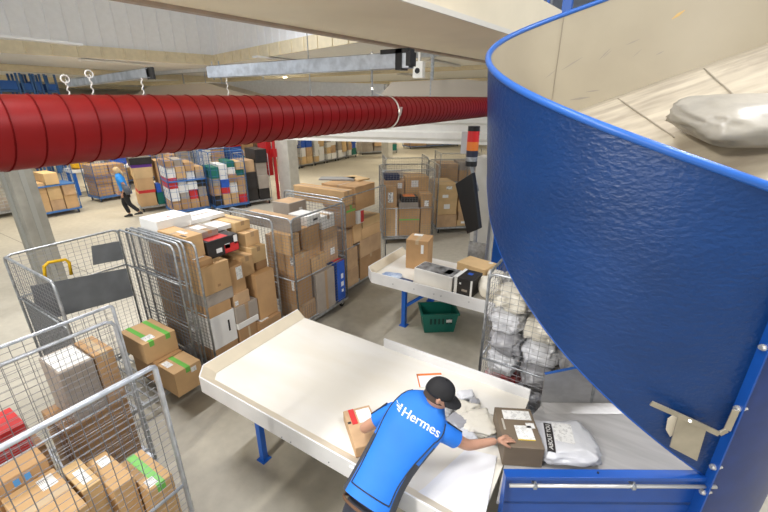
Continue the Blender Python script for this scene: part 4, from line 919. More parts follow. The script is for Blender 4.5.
for (x, z0_, z1_) in ((-.14, 0, 1.15), (.14, 0, 1.15)): m.box((x-.02, -.02, z0_), (x+.02, .02, z1_))
m.box((-.14, -.015, .85), (.14, .015, 1.15)); o = m.build('steel_stand', GALV); o.location = (pg.x, 6.45, 0); tag(o, 'galvanised steel stand below the black screen', 'stand')

# ------------------------------------------------------------------ people
def skin_eval(joints, edges, rad, root=0, sub=2):
    me = bpy.data.meshes.new('tmp'); me.from_pydata([Vector(j) for j in joints], edges, [])
    o = bpy.data.objects.new('tmp', me); C.objects.link(o)
    md = o.modifiers.new('s', 'SKIN'); md.use_smooth_shade = True; md.branch_smoothing = .4
    sv = me.skin_vertices[0].data
    for i, r in enumerate(rad):
        sv[i].radius = r if isinstance(r, tuple) else (r, r); sv[i].use_root = (i == root)
    sb = o.modifiers.new('u', 'SUBSURF'); sb.levels = sub; sb.render_levels = sub
    dg = bpy.context.evaluated_depsgraph_get(); dg.update(); ev = o.evaluated_get(dg); m2 = ev.to_mesh()
    vs = [v.co.copy() for v in m2.vertices]; fs = [tuple(p.vertices) for p in m2.polygons]; ev.to_mesh_clear()
    bpy.data.objects.remove(o); return vs, fs
def lerp(a, b, t): return Vector(a)*(1-t)+Vector(b)*t
def ell(c, ax, ay, rx, ry, n=28, p=1.0, fn=None):
    out = []
    for k in range(n):
        a = 2*math.pi*k/n; ca_, sa_ = math.cos(a), math.sin(a)
        out.append(Vector(c)+ax*rx*math.copysign(abs(ca_)**p, ca_)+ay*ry*math.copysign(abs(sa_)**p, sa_))
    return out
def head_mesh(c, fwd, up, s=1.0):
    """a head with brow, nose, lips, chin and ears; c = centre of the head"""
    f = Vector(fwd).normalized(); u = (Vector(up)-f*Vector(up).dot(f)).normalized(); l = u.cross(f)
    bm = bmesh.new(); bmesh.ops.create_uvsphere(bm, u_segments=40, v_segments=32, radius=1)
    def g(x, y, sx, sy): return math.exp(-(x*x/sx/sx+y*y/sy/sy))
    for v in bm.verts:
        x, y, z = v.co  # x left, y forward, z up
        w = .076*(1-.18*max(0, -z)**1.5); d = .098; h = .118
        X, Y, Z = x*w, y*d, z*h
        if z < 0: Y *= 1-.10*(-z); Y += .012*(-z)
        if y > 0:
            k = y
            Y += .022*g(X, Z+.012, .011, .020)*k+.010*g(X, Z-.012, .009, .022)*k     # nose
            Y += .006*g(X, Z-.032, .045, .010)*k                                       # brow
            Y -= .010*(g(X-.030, Z-.012, .014, .011)+g(X+.030, Z-.012, .014, .011))*k  # eye sockets
            Y += .006*g(X, Z+.048, .020, .005)*k+.006*g(X, Z+.060, .018, .005)*k       # lips
            Y += .010*g(X, Z+.092, .020, .016)*k                                       # chin
        v.co = Vector((X, Y, Z))*s
    vs = [Vector(c)+l*v.co.x+f*v.co.y+u*v.co.z for v in bm.verts]; fs = [tuple(q.index for q in p.verts) for p in bm.faces]; bm.free()
    mb = MB(); mb.add(vs, fs)
    for sg in (-1, 1):                                                                 # ears
        e = Vector(c)+l*sg*.074*s+f*-.008*s+u*.002*s; rings = []
        for i in range(5):
            t = i/4; rr = math.sin(math.pi*(.15+.8*t))
            rings.append(ell(e+l*sg*(.018*t)*s-f*.006*t*s, f, u, .016*rr*s+.002, .030*rr*s+.002, 12))
        mb.loft(rings)
    return mb, f, u, l
def hand_joints(wr, d, palm, side, curl=.5, s=1.0):
    """wrist point, pointing direction, palm normal (towards what is touched), side: unit vector towards the thumb; returns chains"""
    d = Vector(d).normalized(); pn = Vector(palm); pn = (pn-d*pn.dot(d)).normalized(); sd_ = d.cross(pn).normalized()
    if sd_.dot(Vector(side)) < 0: sd_ = -sd_
    ch = []; wr = Vector(wr)
    ch.append(([wr, wr+d*.045*s, wr+d*.085*s], [(.022*s, .028*s), (.020*s, .038*s), (.016*s, .036*s)]))
    for i, (off, L) in enumerate(((.030, .072), (.010, .080), (-.011, .074), (-.031, .058))):
        p = wr+d*.055*s+sd_*off*.7*s; q = wr+d*.092*s+sd_*off*s; a = curl*(.6+.12*i); pts = [p, q]; cur = q; ang = 0
        for k, fr in enumerate((.45, .32, .23)):
            ang += a*(.5 if k == 0 else .7); cur = cur+(d*math.cos(ang)+pn*math.sin(ang))*L*fr*s+sd_*off*.06*s; pts.append(cur)
        ch.append((pts, [.0098*s, .0098*s, .0090*s, .0085*s, .0072*s]))
    p = wr+d*.022*s+sd_*.016*s; q = wr+d*.050*s+sd_*.042*s+pn*.008*s; r2 = q+(d*.75+sd_*.35+pn*.35).normalized()*.034*s; r3 = r2+(d*.85+pn*.5).normalized()*.026*s
    ch.append(([p, q, r2, r3], [.014*s, .0125*s, .011*s, .009*s])); return ch
def person(name, label, J, SH_, TR, SHOE, SKIN, hands, headf, cap, group=None, s=1.0, hair=None, shirt_sections=None, sleeve=.5, extras=None, voxel=.006, shirt_m=None, side=None):
    base = Vector(((J['ankL']+J['ankR'])/2).xy.to_3d())
    root = worldthing(name, base, label, 'person', group)
    # body: torso, neck, limbs
    names = ['pel', 'sp1', 'sp2', 'ch', 'nk', 'hd', 'shL', 'elL', 'wrL', 'shR', 'elR', 'wrR', 'hipL', 'knL', 'ankL', 'hipR', 'knR', 'ankR']
    idx = {n: i for i, n in enumerate(names)}
    rad = dict(pel=.115, sp1=.11, sp2=.12, ch=.10, nk=.058, hd=.060, shL=.058, elL=.043, wrL=.027, shR=.058, elR=.043, wrR=.027, hipL=.095, knL=.058, ankL=.042, hipR=.095, knR=.058, ankR=.042)
    ed = [('pel', 'sp1'), ('sp1', 'sp2'), ('sp2', 'ch'), ('ch', 'nk'), ('nk', 'hd'), ('ch', 'shL'), ('shL', 'elL'), ('elL', 'wrL'), ('ch', 'shR'), ('shR', 'elR'), ('elR', 'wrR'), ('pel', 'hipL'), ('hipL', 'knL'), ('knL', 'ankL'), ('pel', 'hipR'), ('hipR', 'knR'), ('knR', 'ankR')]
    mb = MB(); vs, fs = skin_eval([J[n] for n in names], [(idx[a], idx[b]) for a, b in ed], [rad[n]*s for n in names]); mb.add(vs, fs)
    hm, f, u, l = head_mesh(J['head'], *headf, s=s); mb.add(hm.v, hm.f)
    for (wr, d, pn, sdv, curl) in hands:
        for pts, rr in hand_joints(wr, d, pn, sdv, curl, s):
            v2, f2 = skin_eval(pts, [(i, i+1) for i in range(len(pts)-1)], rr, sub=1); mb.add(v2, f2)
    body = mb.build('body', SKIN, root, smooth=True, fix=False)
    rm = body.modifiers.new('fuse', 'REMESH'); rm.mode = 'VOXEL'; rm.voxel_size = voxel; rm.use_smooth_shade = True
    sm = body.modifiers.new('soft', 'SMOOTH'); sm.factor = .5; sm.iterations = 2
    # eyes
    for sg in (-1, 1):
        e = J['head']+f*.079*s+l*sg*.030*s+u*.012*s; m = MB(); m.tube([e-f*.012*s, e+f*.002*s], [.011*s, .011*s], 10); m.build('eye', mat('eye', (.05, .04, .03), .2), root)
    # trousers
    tn = ['pel', 'hipL', 'knL', 'aL', 'hipR', 'knR', 'aR', 'w']; JJ = dict(J); JJ['aL'] = lerp(J['knL'], J['ankL'], .93); JJ['aR'] = lerp(J['knR'], J['ankR'], .93); JJ['w'] = lerp(J['pel'], J['sp1'], .75)
    ti = {n: i for i, n in enumerate(tn)}; tr = dict(pel=.165, hipL=.108, knL=.080, aL=.068, hipR=.108, knR=.080, aR=.068, w=.150)
    vs, fs = skin_eval([JJ[n] for n in tn], [(ti[a], ti[b]) for a, b in (('w', 'pel'), ('pel', 'hipL'), ('hipL', 'knL'), ('knL', 'aL'), ('pel', 'hipR'), ('hipR', 'knR'), ('knR', 'aR'))], [tr[n]*s for n in tn]); 
    m = MB(); m.add(vs, fs); m.build('trousers', TR, root, smooth=True, fix=False)
    # shoes
    for a, k in (('ankL', 'toeL'), ('ankR', 'toeR')):
        d = (J[k]-J[a]); d.z = 0; d.normalize(); sv = Vector((-d.y, d.x, 0)); z0 = J[a].z-.085*s; rings = []
        for t, w_, h_ in ((-.075, .030, .06), (-.04, .042, .095), (.03, .045, .095), (.09, .048, .065), (.15, .046, .05), (.185, .030, .035)):
            c = Vector((J[a].x, J[a].y, z0))+d*t*s; rings.append([c+sv*math.cos(q)*w_*s+Vector((0, 0, (h_/2+math.sin(q)*h_/2)*s)) for q in [2*math.pi*i/16 for i in range(16)]])
        m = MB(); m.loft(rings); m.build('shoe', SHOE, root, smooth=True)
    # shirt: lofted torso and sleeves
    axisw = (J['shR']-J['shL']).normalized()
    secs = shirt_sections or [(-.02, .190, .135), (.10, .185, .130), (.27, .178, .124), (.5, .190, .128), (.75, .215, .128), (.92, .215, .110), (1.02, .175, .088), (1.10, .100, .068), (1.16, .062, .060)]
    P0, P1, P2, P3 = J['pel'], J['sp1'], J['sp2'], J['nk']
    def spine(t):
        if t < 0: return P0+(P1-P0).normalized()*t*.45
        pts = [P0, P1, P2, J['ch'], P3]; L = [0]
        for a, b in zip(pts[:-1], pts[1:]): L.append(L[-1]+(b-a).length)
        d_ = min(t, 1.0)*L[-1]
        for i in range(4):
            if d_ <= L[i+1]+1e-6: q = pts[i].lerp(pts[i+1], (d_-L[i])/(L[i+1]-L[i])); break
        if t > 1: q = q+(P3-J['ch']).normalized()*(t-1)*L[-1]
        return q
    m = MB(); rings = []
    for t, rw, rd in secs:
        c = spine(t); tg = (spine(t+.04)-spine(t-.04)).normalized(); wv = (axisw-tg*axisw.dot(tg)).normalized(); dv = tg.cross(wv)
        rings.append(ell(c, wv, dv, rw*s, rd*s, 48, .85))
    m.loft(rings, caps=False); nt_ = len(m.f)
    for S_, E_, W_ in (('shL', 'elL', 'wrL'), ('shR', 'elR', 'wrR')):
        a = lerp(J['ch'], J[S_], .62); b = J[S_]; c = lerp(J[S_], J[E_], sleeve)
        pts = [a, b, lerp(b, c, .5), c, lerp(b, c, .99)]; rr = [.092*s, .078*s, .072*s, .070*s, .058*s]
        n0 = len(m.f); m.tube(pts[:4], rr[:4], 24, False); m.tube([c, lerp(b, c, .85)], [.070*s, .064*s], 24, False)
    sh = m.build('shirt', [SH_]+([side] if side else []), root, smooth=True, fix=False)
    if side:
        for p_ in list(sh.data.polygons)[:nt_]:
            ring = p_.index//48; k = p_.index % 48; a = (k+.5)/48*360
            sidey = min(abs(a-0), abs(a-360), abs(a-180))
            if (ring < 3 and sidey < 38-ring*2) or (ring == 3 and sidey < 18): p_.material_index = 1
    sd2 = sh.modifiers.new('sub', 'SUBSURF'); sd2.levels = 1; sd2.render_levels = 1
    return root, sh, (f, u, l), rings
SKINM = mat('skin', (.50, .27, .18), .5, var=.06, vscale=8); SHB = mat('bright_blue_shirt', (.012, .17, .68), .65, var=.08, vscale=3, bump=.9, bscale=4)
SIDEG = mat('dark_grey_side', (.045, .05, .065), .7); NAVY = mat('dark_trousers', (.030, .034, .050), .75, var=.15, vscale=5)
V = Vector
J = dict(pel=V((-1.05, 1.49, 1.00)), sp1=V((-1.035, 1.62, 1.115)), sp2=V((-1.00, 1.79, 1.24)), ch=V((-.965, 1.96, 1.325)), nk=V((-.915, 2.06, 1.395)), hd=V((-.885, 2.09, 1.455)), head=V((-.850, 2.10, 1.520)),
         shL=V((-1.15, 1.955, 1.335)), elL=V((-1.355, 1.87, 1.13)), wrL=V((-1.43, 2.03, 1.00)), shR=V((-.780, 2.03, 1.285)), elR=V((-.625, 2.16, 1.11)), wrR=V((-.465, 2.36, 1.07)),
         hipL=V((-1.15, 1.43, .90)), knL=V((-1.17, 1.50, .49)), ankL=V((-1.20, 1.36, .085)), hipR=V((-.95, 1.47, .90)), knR=V((-.95, 1.53, .49)), ankR=V((-.95, 1.38, .085)),
         toeL=V((-1.21, 1.6, 0)), toeR=V((-.93, 1.6, 0)))
root, sh, (hf, hu, hl), rings = person('person', 'person in blue T-shirt and black cap bending over the long table, sorting parcels', J, SHB, NAVY, RUBBER, SKINM,
    [(J['wrL'], (-.10, .75, -.45), (.55, .2, -.5), (0, 0, 1), .7), (J['wrR'], (.55, .72, -.15), (0, 0, -1), (.6, -.6, .2), .35)],
    ((.86, .42, -.42), (.25, .25, 1)), None, side=SIDEG)
# piping lines on the shirt
PIP = mat('dark_piping', (.02, .022, .03), .6)
bpy.context.view_layer.update(); sbv = bvh_of(sh)
cpts = [sum(r, V((0, 0, 0)))/len(r) for r in rings]
def shirt_pt(t, ang, off=.002):
    """t along rings 0..n-1, ang degrees round the section (90 = back)"""
    i = min(int(t), len(rings)-2); fr = t-i; k = ang/360*48; k0 = int(k) % 48; k1 = (k0+1) % 48; kf = k-int(k)
    a = rings[i][k0].lerp(rings[i][k1], kf); b = rings[i+1][k0].lerp(rings[i+1][k1], kf); c = cpts[i].lerp(cpts[i+1], fr)
    p = a.lerp(b, fr); d = (p-c).normalized(); h = sbv.ray_cast(c+d*.5, -d)
    return (h[0] if h[0] is not None else p)+d*off
back = 90 if shirt_pt(4, 90).z > shirt_pt(4, 270).z else 270
for k, dgs in enumerate(((-46, -46, -50, -58, -66, -68, -70), (46, 46, 50, 58, 66, 68, 70))):
    m = MB(); pts = [shirt_pt(.8+i*5.2/24, back+dgs[min(6, int(i/4))]*(1)+(dgs[min(6, int(i/4)+1)]-dgs[min(6, int(i/4))])*(i % 4)/4) for i in range(25)]
    m.tube(pts, .0045, 6); m.build('piping', PIP, root, smooth=True)
m = MB(); m.tube([shirt_pt(.8, back-46+92*i/16) for i in range(17)], .0045, 6); m.build('piping', PIP, root, smooth=True)
for (S_, E_) in (('shR', 'elR'), ('shL', 'elL')):
    a = J[S_]; b = lerp(J[S_], J[E_], .5); d = (b-a).normalized(); up_ = (V((0, 0, 1))-d*d.z).normalized()
    m = MB(); m.tube([a+up_*.078-d*.02, lerp(a, b, .5)+up_*.073, b+up_*.071], .006, 6); m.build('piping', PIP, root)
# lettering on the back
sR, sL = shirt_pt(4.3, back+0), None
c0 = shirt_pt(5.0, back); wdir = (J['shR']-J['shL']).normalized(); sp_ = (J['nk']-J['sp2']).normalized(); upn = wdir.cross(sp_).normalized()
if upn.z < 0: upn = -upn
def on_shirt(vs, fs, org, ux, uy, off, name, mt):
    out = []
    for v in vs:
        p = org+ux*v.x+uy*v.y; h = sbv.ray_cast(p+upn*.4, -upn); out.append(None if h[0] is None else h[0]+upn*off)
    fs2 = [f for f in fs if all(out[i] is not None for i in f)]; mb = MB(); mb.add([q or V((0, 0, 0)) for q in out], fs2); return mb.build(name, mt, root, fix=False)
LET = mat('white_lettering', (.80, .84, .90), .5)
tx = wdir; ty = upn.cross(tx).normalized()
if ty.dot(sp_) < 0: ty = -ty
rr_ = Matrix.Rotation(R(-9), 3, upn); tx = rr_@tx; ty = rr_@ty
org = c0+tx*.005-ty*.055
vs_, fs_ = text_mesh('Hermes', .090); vs_ = [v+V((.020, 0, 0)) for v in vs_]
for d_x in (0, .0025): on_shirt(vs_, fs_, org+tx*d_x, tx, ty, .004, 'lettering', LET)
wing = MB()
for k, (x0, y0, x1, y1, w_) in enumerate(((-.205, .050, -.140, .030, .014), (-.190, .024, -.140, .008, .012), (-.172, .001, -.140, -.012, .010))):
    wing.add([V((x0, y0+w_*.5, 0)), V((x1, y1+w_*.9, 0)), V((x1, y1-w_*.5, 0)), V((x0+.012, y0-w_*.6, 0))], [(0, 3, 2, 1)])
on_shirt(wing.v, wing.f, org, tx, ty, .004, 'wing_emblem', LET)
# cap
def cap_obj(J, f, u, l, s, root, mt, visor=True):
    c = J['head']+u*.030*s-f*.006*s; rings = []
    for i in range(9):
        a = i/8*math.pi/2; rings.append(ell(c+u*(.100*math.sin(a))*s, f, l, max(.002, .108*math.cos(a)**.8)*s, max(.002, .088*math.cos(a)**.8)*s, 28))
    m = MB(); m.loft([ell(c-u*.018*s, f, l, .107*s, .087*s, 28)]+rings); o = m.build('cap', mt, root, smooth=True)
    m = MB(); top = []; bot = []
    for i in range(13):
        a = -math.pi/2*.8+i/12*math.pi*.8; dr = f*math.cos(a)+l*math.sin(a)*.80
        top.append((c+dr*.100*s-u*.012*s, c+dr*(.108+.075*math.cos(a)**.7)*s-u*(.030)*s+u*.0*s))
    vs = [v for p in top for v in p]; n = len(vs); vs += [v-u*.006*s for v in vs]
    fs = [(2*i, 2*i+1, 2*i+3, 2*i+2) for i in range(12)]+[(n+2*i, n+2*i+2, n+2*i+3, n+2*i+1) for i in range(12)]+[(2*i+1, n+2*i+1, n+2*i+3, 2*i+3) for i in range(12)]
    m.add(vs, fs); m.build('visor', mt, o, smooth=False); 
    m = MB(); m.tube([c+u*.098*s, c+u*.106*s], .008*s, 10); m.build('button', mt, o)
cap_obj(J, hf, hu, hl, 1.0, root, mat('black_cap_cloth', (.012, .012, .014), .8))
m = MB(); rg = []
for i in range(7):
    a = i/6; rg.append(ell(J['head']-hf*.012+hu*(-.035+.06*a), hf, hl, .094, .0765, 28))
m.loft(rg, caps=False); o = m.build('short_hair', mat('short_hair', (.06, .04, .03), .8), root, smooth=True)
for v in o.data.vertices: pass
belt = MB(); bc_ = lerp(J['pel'], J['sp1'], .12); tg = (J['sp1']-J['pel']).normalized(); wv = (wdir-tg*wdir.dot(tg)).normalized(); dv = tg.cross(wv)
belt.tube([bc_+(wv*math.cos(a)*.163+dv*math.sin(a)*.158)-tg*.07 for a in [2*math.pi*i/32 for i in range(33)]], .010, 6); belt.build('belt', mat('brown_belt', (.12, .06, .03), .6), root)
# the walker far left
wp = PZ(131, 217, 0); hd_ = R(200)   # walks towards the camera side, left
fw_ = V((-.55, -.83, 0)).normalized(); rt_ = V((fw_.y, -fw_.x, 0))   # right-hand side of the walker
def W(f_, r_, z_): return V((wp.x, wp.y, 0))+fw_*f_+rt_*r_+V((0, 0, z_))
JW = dict(pel=W(0, 0, .90), sp1=W(.01, 0, 1.02), sp2=W(.03, 0, 1.16), ch=W(.05, 0, 1.28), nk=W(.07, 0, 1.36), hd=W(.08, 0, 1.42), head=W(.10, 0, 1.50),
          shL=W(.05, -.16, 1.28), elL=W(-.08, -.22, 1.04), wrL=W(.04, -.24, .83), shR=W(.05, .16, 1.28), elR=W(.02, .22, 1.02), wrR=W(.18, .22, .84),
          hipL=W(0, -.09, .84), knL=W(-.05, -.09, .46), ankL=W(-.30, -.09, .16), hipR=W(0, .09, .84), knR=W(.12, .09, .46), ankR=W(.02, .09, .085), toeL=W(0, -.09, 0), toeR=W(.4, .09, 0))
rw, shw, (f2, u2, l2), _r = person('person', 'person with fair hair, light blue top and black trousers walking far left', JW, mat('light_blue_top', (.02, .26, .72), .7, var=.08), mat('black_trousers', (.012, .012, .015), .7), RUBBER, SKINM,
    [(JW['wrL'], fw_*.2+V((0, 0, -1)), rt_, fw_, .5), (JW['wrR'], fw_*.4+V((0, 0, -1)), -rt_, fw_, .5)], (tuple(fw_+V((0, 0, -.15))), (0, 0, 1)), None, voxel=.012, s=.95)
m = MB(); c = JW['head']; rg = []
for i in range(9):
    a = -0.9+i/8*(math.pi/2+.88); rg.append(ell(c-f2*.016+u2*(.112*math.sin(a)+.01), f2, l2, max(.003, .098*math.cos(a)**.7 if math.cos(a) > 0 else .003), max(.003, .086*math.cos(a)**.7 if math.cos(a) > 0 else .003), 24))
m.loft(rg); HAIR = mat('fair_hair', (.62, .45, .25), .7, var=.15, vscale=20); m.build('hair', HAIR, rw, smooth=True)
m = MB(); m.tube([c-f2*.09-u2*.02, c-f2*.13-u2*.09, c-f2*.12-u2*.2], [.03, .04, .015], 10); m.build('ponytail', HAIR, rw, smooth=True)
m = MB(); m.tube([W(-.02, -.20, 1.1), W(-.10, -.24, .95), W(-.14, -.24, .8)], [.05, .10, .08], 12); o = m.build('shoulder_bag', mat('grey_bag', (.10, .11, .13), .7), None, smooth=True); tag(o, 'dark grey bag hanging at the side of the walking person', 'bag')

# ------------------------------------------------------------------ the rest of the hall: cages, carts, racks
def simple_cage(px, py, rz, W, D, H_, label, group, mt=GALV, name='roll_cage', walls='LRB', top=1.4, seed=1, shelves=(), tones=None, n=(3, 1), load=None, pitch=.11):
    p = PZ(px, py, 0); t = make_cage((p.x, p.y, 0), rz, W, D, H_, label, group, walls=walls, mt=mt, wire=mt, pitch=pitch, wr=.005, mids=(.5,), name=name)
    for z in shelves:
        m = MB(); m.box((0, 0, z-.02), (W, D, z+.02)); m.build('shelf', mt, t)
    fill_small(t, W, D, top, seed, load, tones or KR, n)
    return t
def fill_small(t, W, D, top, seed, desc, tones, n=(3, 1)):
    rg = random.Random(seed); M = Matrix.Translation(t.location)@Rz(t.rotation_euler.z); words = ['bottom', 'second', 'third', 'fourth', 'fifth', 'sixth']
    cols = {1: ['only'], 2: ['left', 'right'], 3: ['left', 'middle', 'right'], 4: ['leftmost', 'second', 'third', 'rightmost']}[n[0]]
    nm = {'white_board': 'white', 'grey_board': 'greyish', 'blue_board': 'blue', 'red_board': 'red', 'black_board': 'black', 'green_plastic': 'green'}
    for i in range(n[0]):
        z = BASE; k = 0; lim = top*rg.uniform(.8, 1.1)
        while z < lim-.15 and k < (6 if ('dark tall' in desc or 'blue framed' in desc) else 4):
            small = 'dark tall' in desc or 'blue framed' in desc; h = min(rg.uniform(.20, .40) if small else rg.uniform(.28, .55), lim-z); w = W/n[0]*rg.uniform(.85, .97); d = D*rg.uniform(.75, .95); mt = rg.choice(tones)
            c = M@Vector(((i+.5)*W/n[0], D/2, z))
            cbox(c-Vector((w/2, d/2, 0)), c+Vector((w/2, d/2, h)), mt, '%s box, %s layer, %s column, %s' % (nm.get(mt.name, 'brown'), words[k], cols[i], desc), 'parcels in the '+desc, rz=t.rotation_euler.z, tape=None)
            z += h+.001; k += 1
gb = 'roll cages far back in the hall'
MIX = KR*2+[KWHITE]*6+[KGREY]*4+[KBLUE, KRED, KBLACK, GRN]
Y90 = R(90)
# blue cage right of the concrete pillar
simple_cage(42, 220, Y90, 1.15, .9, 1.75, 'blue cage cart with two decks of boxes, right of the concrete pillar', gb, BLUECAGE, walls='LR', shelves=(1.0,), top=1.35, seed=4, tones=[KR[1], KR[4], KR[3]], load='blue cart by the concrete pillar', n=(3, 1))
simple_cage(-40, 226, Y90, 1.7, .9, 1.8, 'grey empty cage frame at the left edge, left of the concrete pillar', gb, GALV, walls='LRBF', top=.5, seed=5, tones=[KGREY], load='grey cage at the left edge', n=(2, 1))
simple_cage(101, 203, Y90, 1.15, .9, 1.7, 'blue cage directly behind the walking person', gb, BLUECAGE, walls='LRBF', top=1.3, seed=6, tones=KR, load='blue cage behind the walking person', n=(2, 1))
# cart of big brown boxes
ct = simple_cage(142, 213, R(70), 1.35, .9, .5, 'low cart loaded with big brown boxes and a green crate, behind the walking person', gb, GALV, walls='', top=.2, seed=8, tones=KR, load='low cart', n=(1, 1), name='parcel_cart')
M_ = Matrix.Translation(ct.location)@Rz(ct.rotation_euler.z)
def onc(x, y, z, w, d, h, mt, lb, g='load of the low cart'):
    c = M_@Vector((x, y, z)); return cbox(c-Vector((w/2, d/2, 0)), c+Vector((w/2, d/2, h)), mt, lb, g, rz=ct.rotation_euler.z, tape=None)
for o_ in [o for o in C.objects if o.get('group') == 'parcels in the low cart']: 
    for c_ in list(o_.children): bpy.data.objects.remove(c_)
    bpy.data.objects.remove(o_)
z = BASE
onc(.28, .45, z, .5, .8, .45, KR[1], 'brown box at the bottom left of the low cart'); onc(.30, .45, z+.451, .5, .8, .10, KRED, 'flat red box between brown boxes on the low cart')
onc(.30, .45, z+.552, .5, .8, .40, KR[1], 'brown box above the flat red box on the low cart'); onc(.30, .45, z+.953, .55, .8, .35, KR[4], 'brown box near the top left of the low cart'); onc(.3, .45, z+1.304, .6, .8, .1, mat('purple_cloth', (.12, .03, .25), .6), 'purple flat box on the left stack of the low cart'); onc(.3, .45, z+1.405, .65, .85, .22, KBLACK, 'black bundle on top of the left stack of the low cart')
onc(.86, .45, z, .58, .7, .42, GRN, 'green crate on the low cart'); onc(.66, .25, z+.421, .15, .35, .3, KBLUE, 'blue bundle on the green crate'); onc(.94, .5, z+.421, .46, .7, 1.05, KR[0], 'big tall brown carton on the green crate', ); onc(1.27, .5, z, .15, .8, 1.65, KR[3], 'tallest brown carton at the right of the low cart')
simple_cage(175, 218, R(72), 1.15, 1.0, 2.1, 'dark tall cage with white and red boxes, right of the low cart', gb, BLUECAGE, walls='LRBF', shelves=(1.15,), top=1.9, seed=12, tones=MIX, load='dark tall cage right of the low cart', n=(4, 1), pitch=.2)
simple_cage(217, 213, R(72), 1.15, 1.0, 2.0, 'blue framed cage with mixed goods left of the red cabinet', gb, BLUECAGE, walls='LRBF', top=1.7, seed=17, tones=MIX, load='blue framed cage left of the red cabinet', n=(4, 1), pitch=.2)
simple_cage(249, 207, R(72), .9, 1.0, 1.8, 'cage with black crates beside the red cabinet', gb, GALV, walls='LRB', top=1.9, seed=21, tones=[KBLACK, KBLACK, KR[3], KGREY, KWHITE, KRED], load='cage with black crates', n=(2, 1), pitch=.2)
# back rows
ORD = ['first', 'second', 'third', 'fourth', 'fifth', 'sixth', 'seventh', 'eighth']
for k, (px, py, n_, nm_) in enumerate(((118, 186, 5, 'nearer'), (96, 170, 4, 'farther'))):
    p0 = PZ(px, py, 0)
    for i in range(n_):
        y = p0.y+i*(2.05 if k == 0 else 2.6); t = make_cage((p0.x, y, 0), Y90, 1.8 if k == 0 else 2.3, 1.0, 1.9, 'mixed cage in the %s background row, %s from the left' % (nm_, ORD[i]), 'background cage rows', walls='LRB', mt=(BLUECAGE, GALV)[(i+k) % 2], wire=(BLUECAGE, GALV)[(i+k) % 2], pitch=.3, wr=.006)
        fill_small(t, 1.8 if k == 0 else 2.3, 1.0, 1.9, 30+i+k*20, '%s cage of the %s background row' % (ORD[i], nm_), MIX, (2, 1))
# the rack row along the pale pillar (seen between pillar and conveyor)
a = PZ(288, 171.5, 0); b = PZ(358, 156.5, 0); d_ = (b-a).normalized(); L_ = (b-a).length
for i in range(6):
    p = a+d_*(L_*i/6)
    t = make_cage((p.x, p.y, 0), math.atan2(d_.y, d_.x), L_/6-.12, 1.0, 2.3, 'cage in the long row right of the pale pillar, %s from the pillar' % ['first', 'second', 'third', 'fourth', 'fifth', 'sixth', 'seventh'][i], 'long cage row behind the pillar', walls='LR', mt=GALV, wire=GALV, pitch=.3, wr=.006)
    fill_small(t, L_/6-.12, 1.0, 2.2, 60+i, '%s cage of the long row' % ['first', 'second', 'third', 'fourth', 'fifth', 'sixth', 'seventh'][i], [KWHITE, KGREY, KR[4], KR[3], KWHITE, KBLUE, GRN] if i % 2 else [KWHITE, KR[4], KGREY], (2, 1))
simple_cage(362, 155, R(60), 3.0, 1.2, 1.5, 'cage of grey boxes far back left of the white pillar', gb, GALV, walls='LR', top=1.3, seed=71, tones=[KGREY, KR[3], GRN], load='far cage left of the white pillar', n=(3, 1), pitch=.4)
simple_cage(410, 149, R(60), 5.0, 1.2, 1.3, 'low dark cage far back right of the white pillar', gb, BLUECAGE, walls='LR', top=1.1, seed=72, tones=[KGREY, KBLACK, KR[3]], load='far cage right of the white pillar', n=(3, 1), pitch=.4)
# white table with yellow and blue bags, far left
p = PZ(78, 196, 0)
ft = thing('far_table', (p.x, p.y, 0), 'white table with blue legs far left, carrying yellow and blue bags', 'table', None, Y90-R(6))
m = MB(); m.box((0, 0, .9), (2.9, 1.0, 1.0)); m.build('tabletop', TABL, ft)
for (x, y) in ((.1, .1), (2.8, .1), (.1, .9), (2.8, .9)):
    m = MB(); m.box((x-.05, y-.05, 0), (x+.05, y+.05, .9)); m.build('leg', LEGB, ft)
Mt = Matrix.Translation(ft.location)@Rz(ft.rotation_euler.z)
c = Mt@V((.45, .5, 1.0)); bag(c, .75, .7, .42, mat('yellow_poly', (.80, .45, .01), .35, bump=.5, bscale=14), 'yellow bag on the far white table', 'bags on the far table', Y90, 91)
c = Mt@V((1.9, .5, 1.0)); bag(c, .6, .6, .5, mat('blue_poly', (.01, .08, .60), .35, bump=.5, bscale=14), 'dark blue bag on the far white table', 'bags on the far table', Y90, 92)
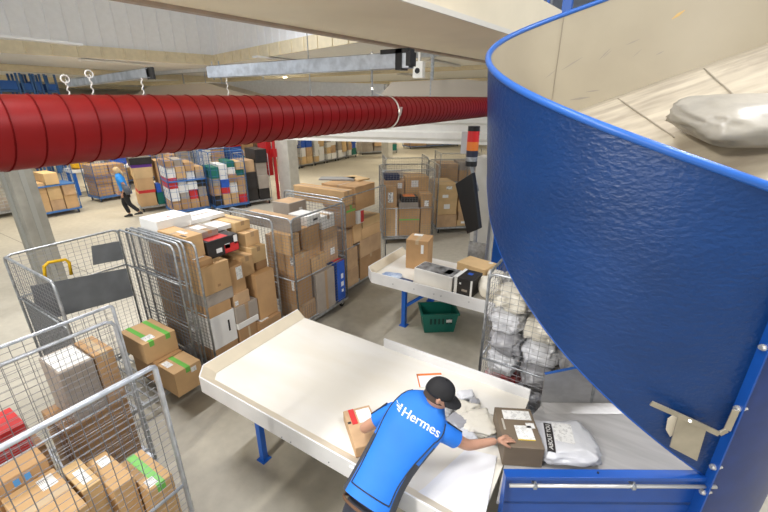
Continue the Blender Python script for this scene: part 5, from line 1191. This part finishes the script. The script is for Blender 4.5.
# blue hanging signs
for i, (x, y, Y) in enumerate(((154, 155, 13.0), (228, 147, 15.0), (213, 150, 15.0))):
    q = [PY(x+dx, y+dy, Y) for dx, dy in ((-3, 5), (-4, -3), (2, -6), (5, -3), (3, 3))]; m = MB(); m.prism(q, (0, .02, 0)); m.bar(q[2], V((q[2].x, q[2].y, 5.2)), .01, .01)
    tag(m.build('hanging_sign', mat('sign_blue', (.03, .22, .75), .5)), ('left blue tag hanging over the background cages', 'right blue tag hanging over the background cages', 'middle blue tag hanging over the background cages')[i], 'sign', 'blue tags over the cages')
for i, (x, w) in enumerate(((0, 20), (24, 10), (37, 6), (48, 10))):
    p = PX(x, 90, -26); q = PX(x+w, 90, -26); y0, y1 = min(p.y, q.y), max(p.y, q.y)
    f = thing('storage_rack', ((-26.5), (y0+y1)/2, 0), ('tall blue rack at the left picture edge above the duct', 'tall blue rack above the duct, second from the left', 'narrow tall blue rack above the duct', 'tall blue rack above the duct, nearest the cords')[i], 'rack', 'blue racks above the duct')
    h = (y1-y0)/2; m = MB()
    for (x_, y_) in ((-.5, -h), (.5, -h), (-.5, h), (.5, h)): m.box((x_-.04, y_-.04, 0), (x_+.04, y_+.04, 4.85))
    m.build('frame', BLUECAGE, f); m = MB(); m.box((-.5, -h, 4.1), (.5, h, 4.5-.1*(i % 2))); m.build('container', mat('far_blue', (.03, .15, .55), .5), f)
    m = MB(); m.box((-.5, -h, 4.0), (.5, h, 4.08)); m.build('shelf', BLUECAGE, f)

# ------------------------------------------------------------------ world, camera
w = bpy.data.worlds.new('world'); bpy.context.scene.world = w; w.use_nodes = True
w.node_tree.nodes['Background'].inputs[0].default_value = (.90, .95, 1, 1); w.node_tree.nodes['Background'].inputs[1].default_value = .85
cd = bpy.data.cameras.new('camera'); cam = bpy.data.objects.new('camera', cd); C.objects.link(cam); bpy.context.scene.camera = cam
cd.lens = F/768*36; cd.sensor_width = 36; cam.location = O0; cam.rotation_euler = (math.pi/2-PITCH, 0, YAW); cd.clip_end = 300
cd.dof.use_dof = True; cd.dof.focus_distance = 4.2; cd.dof.aperture_fstop = 2.8
vs = bpy.context.scene.view_settings; vs.view_transform = 'Standard'; vs.look = 'None'; vs.gamma = 1; vs.exposure = 0
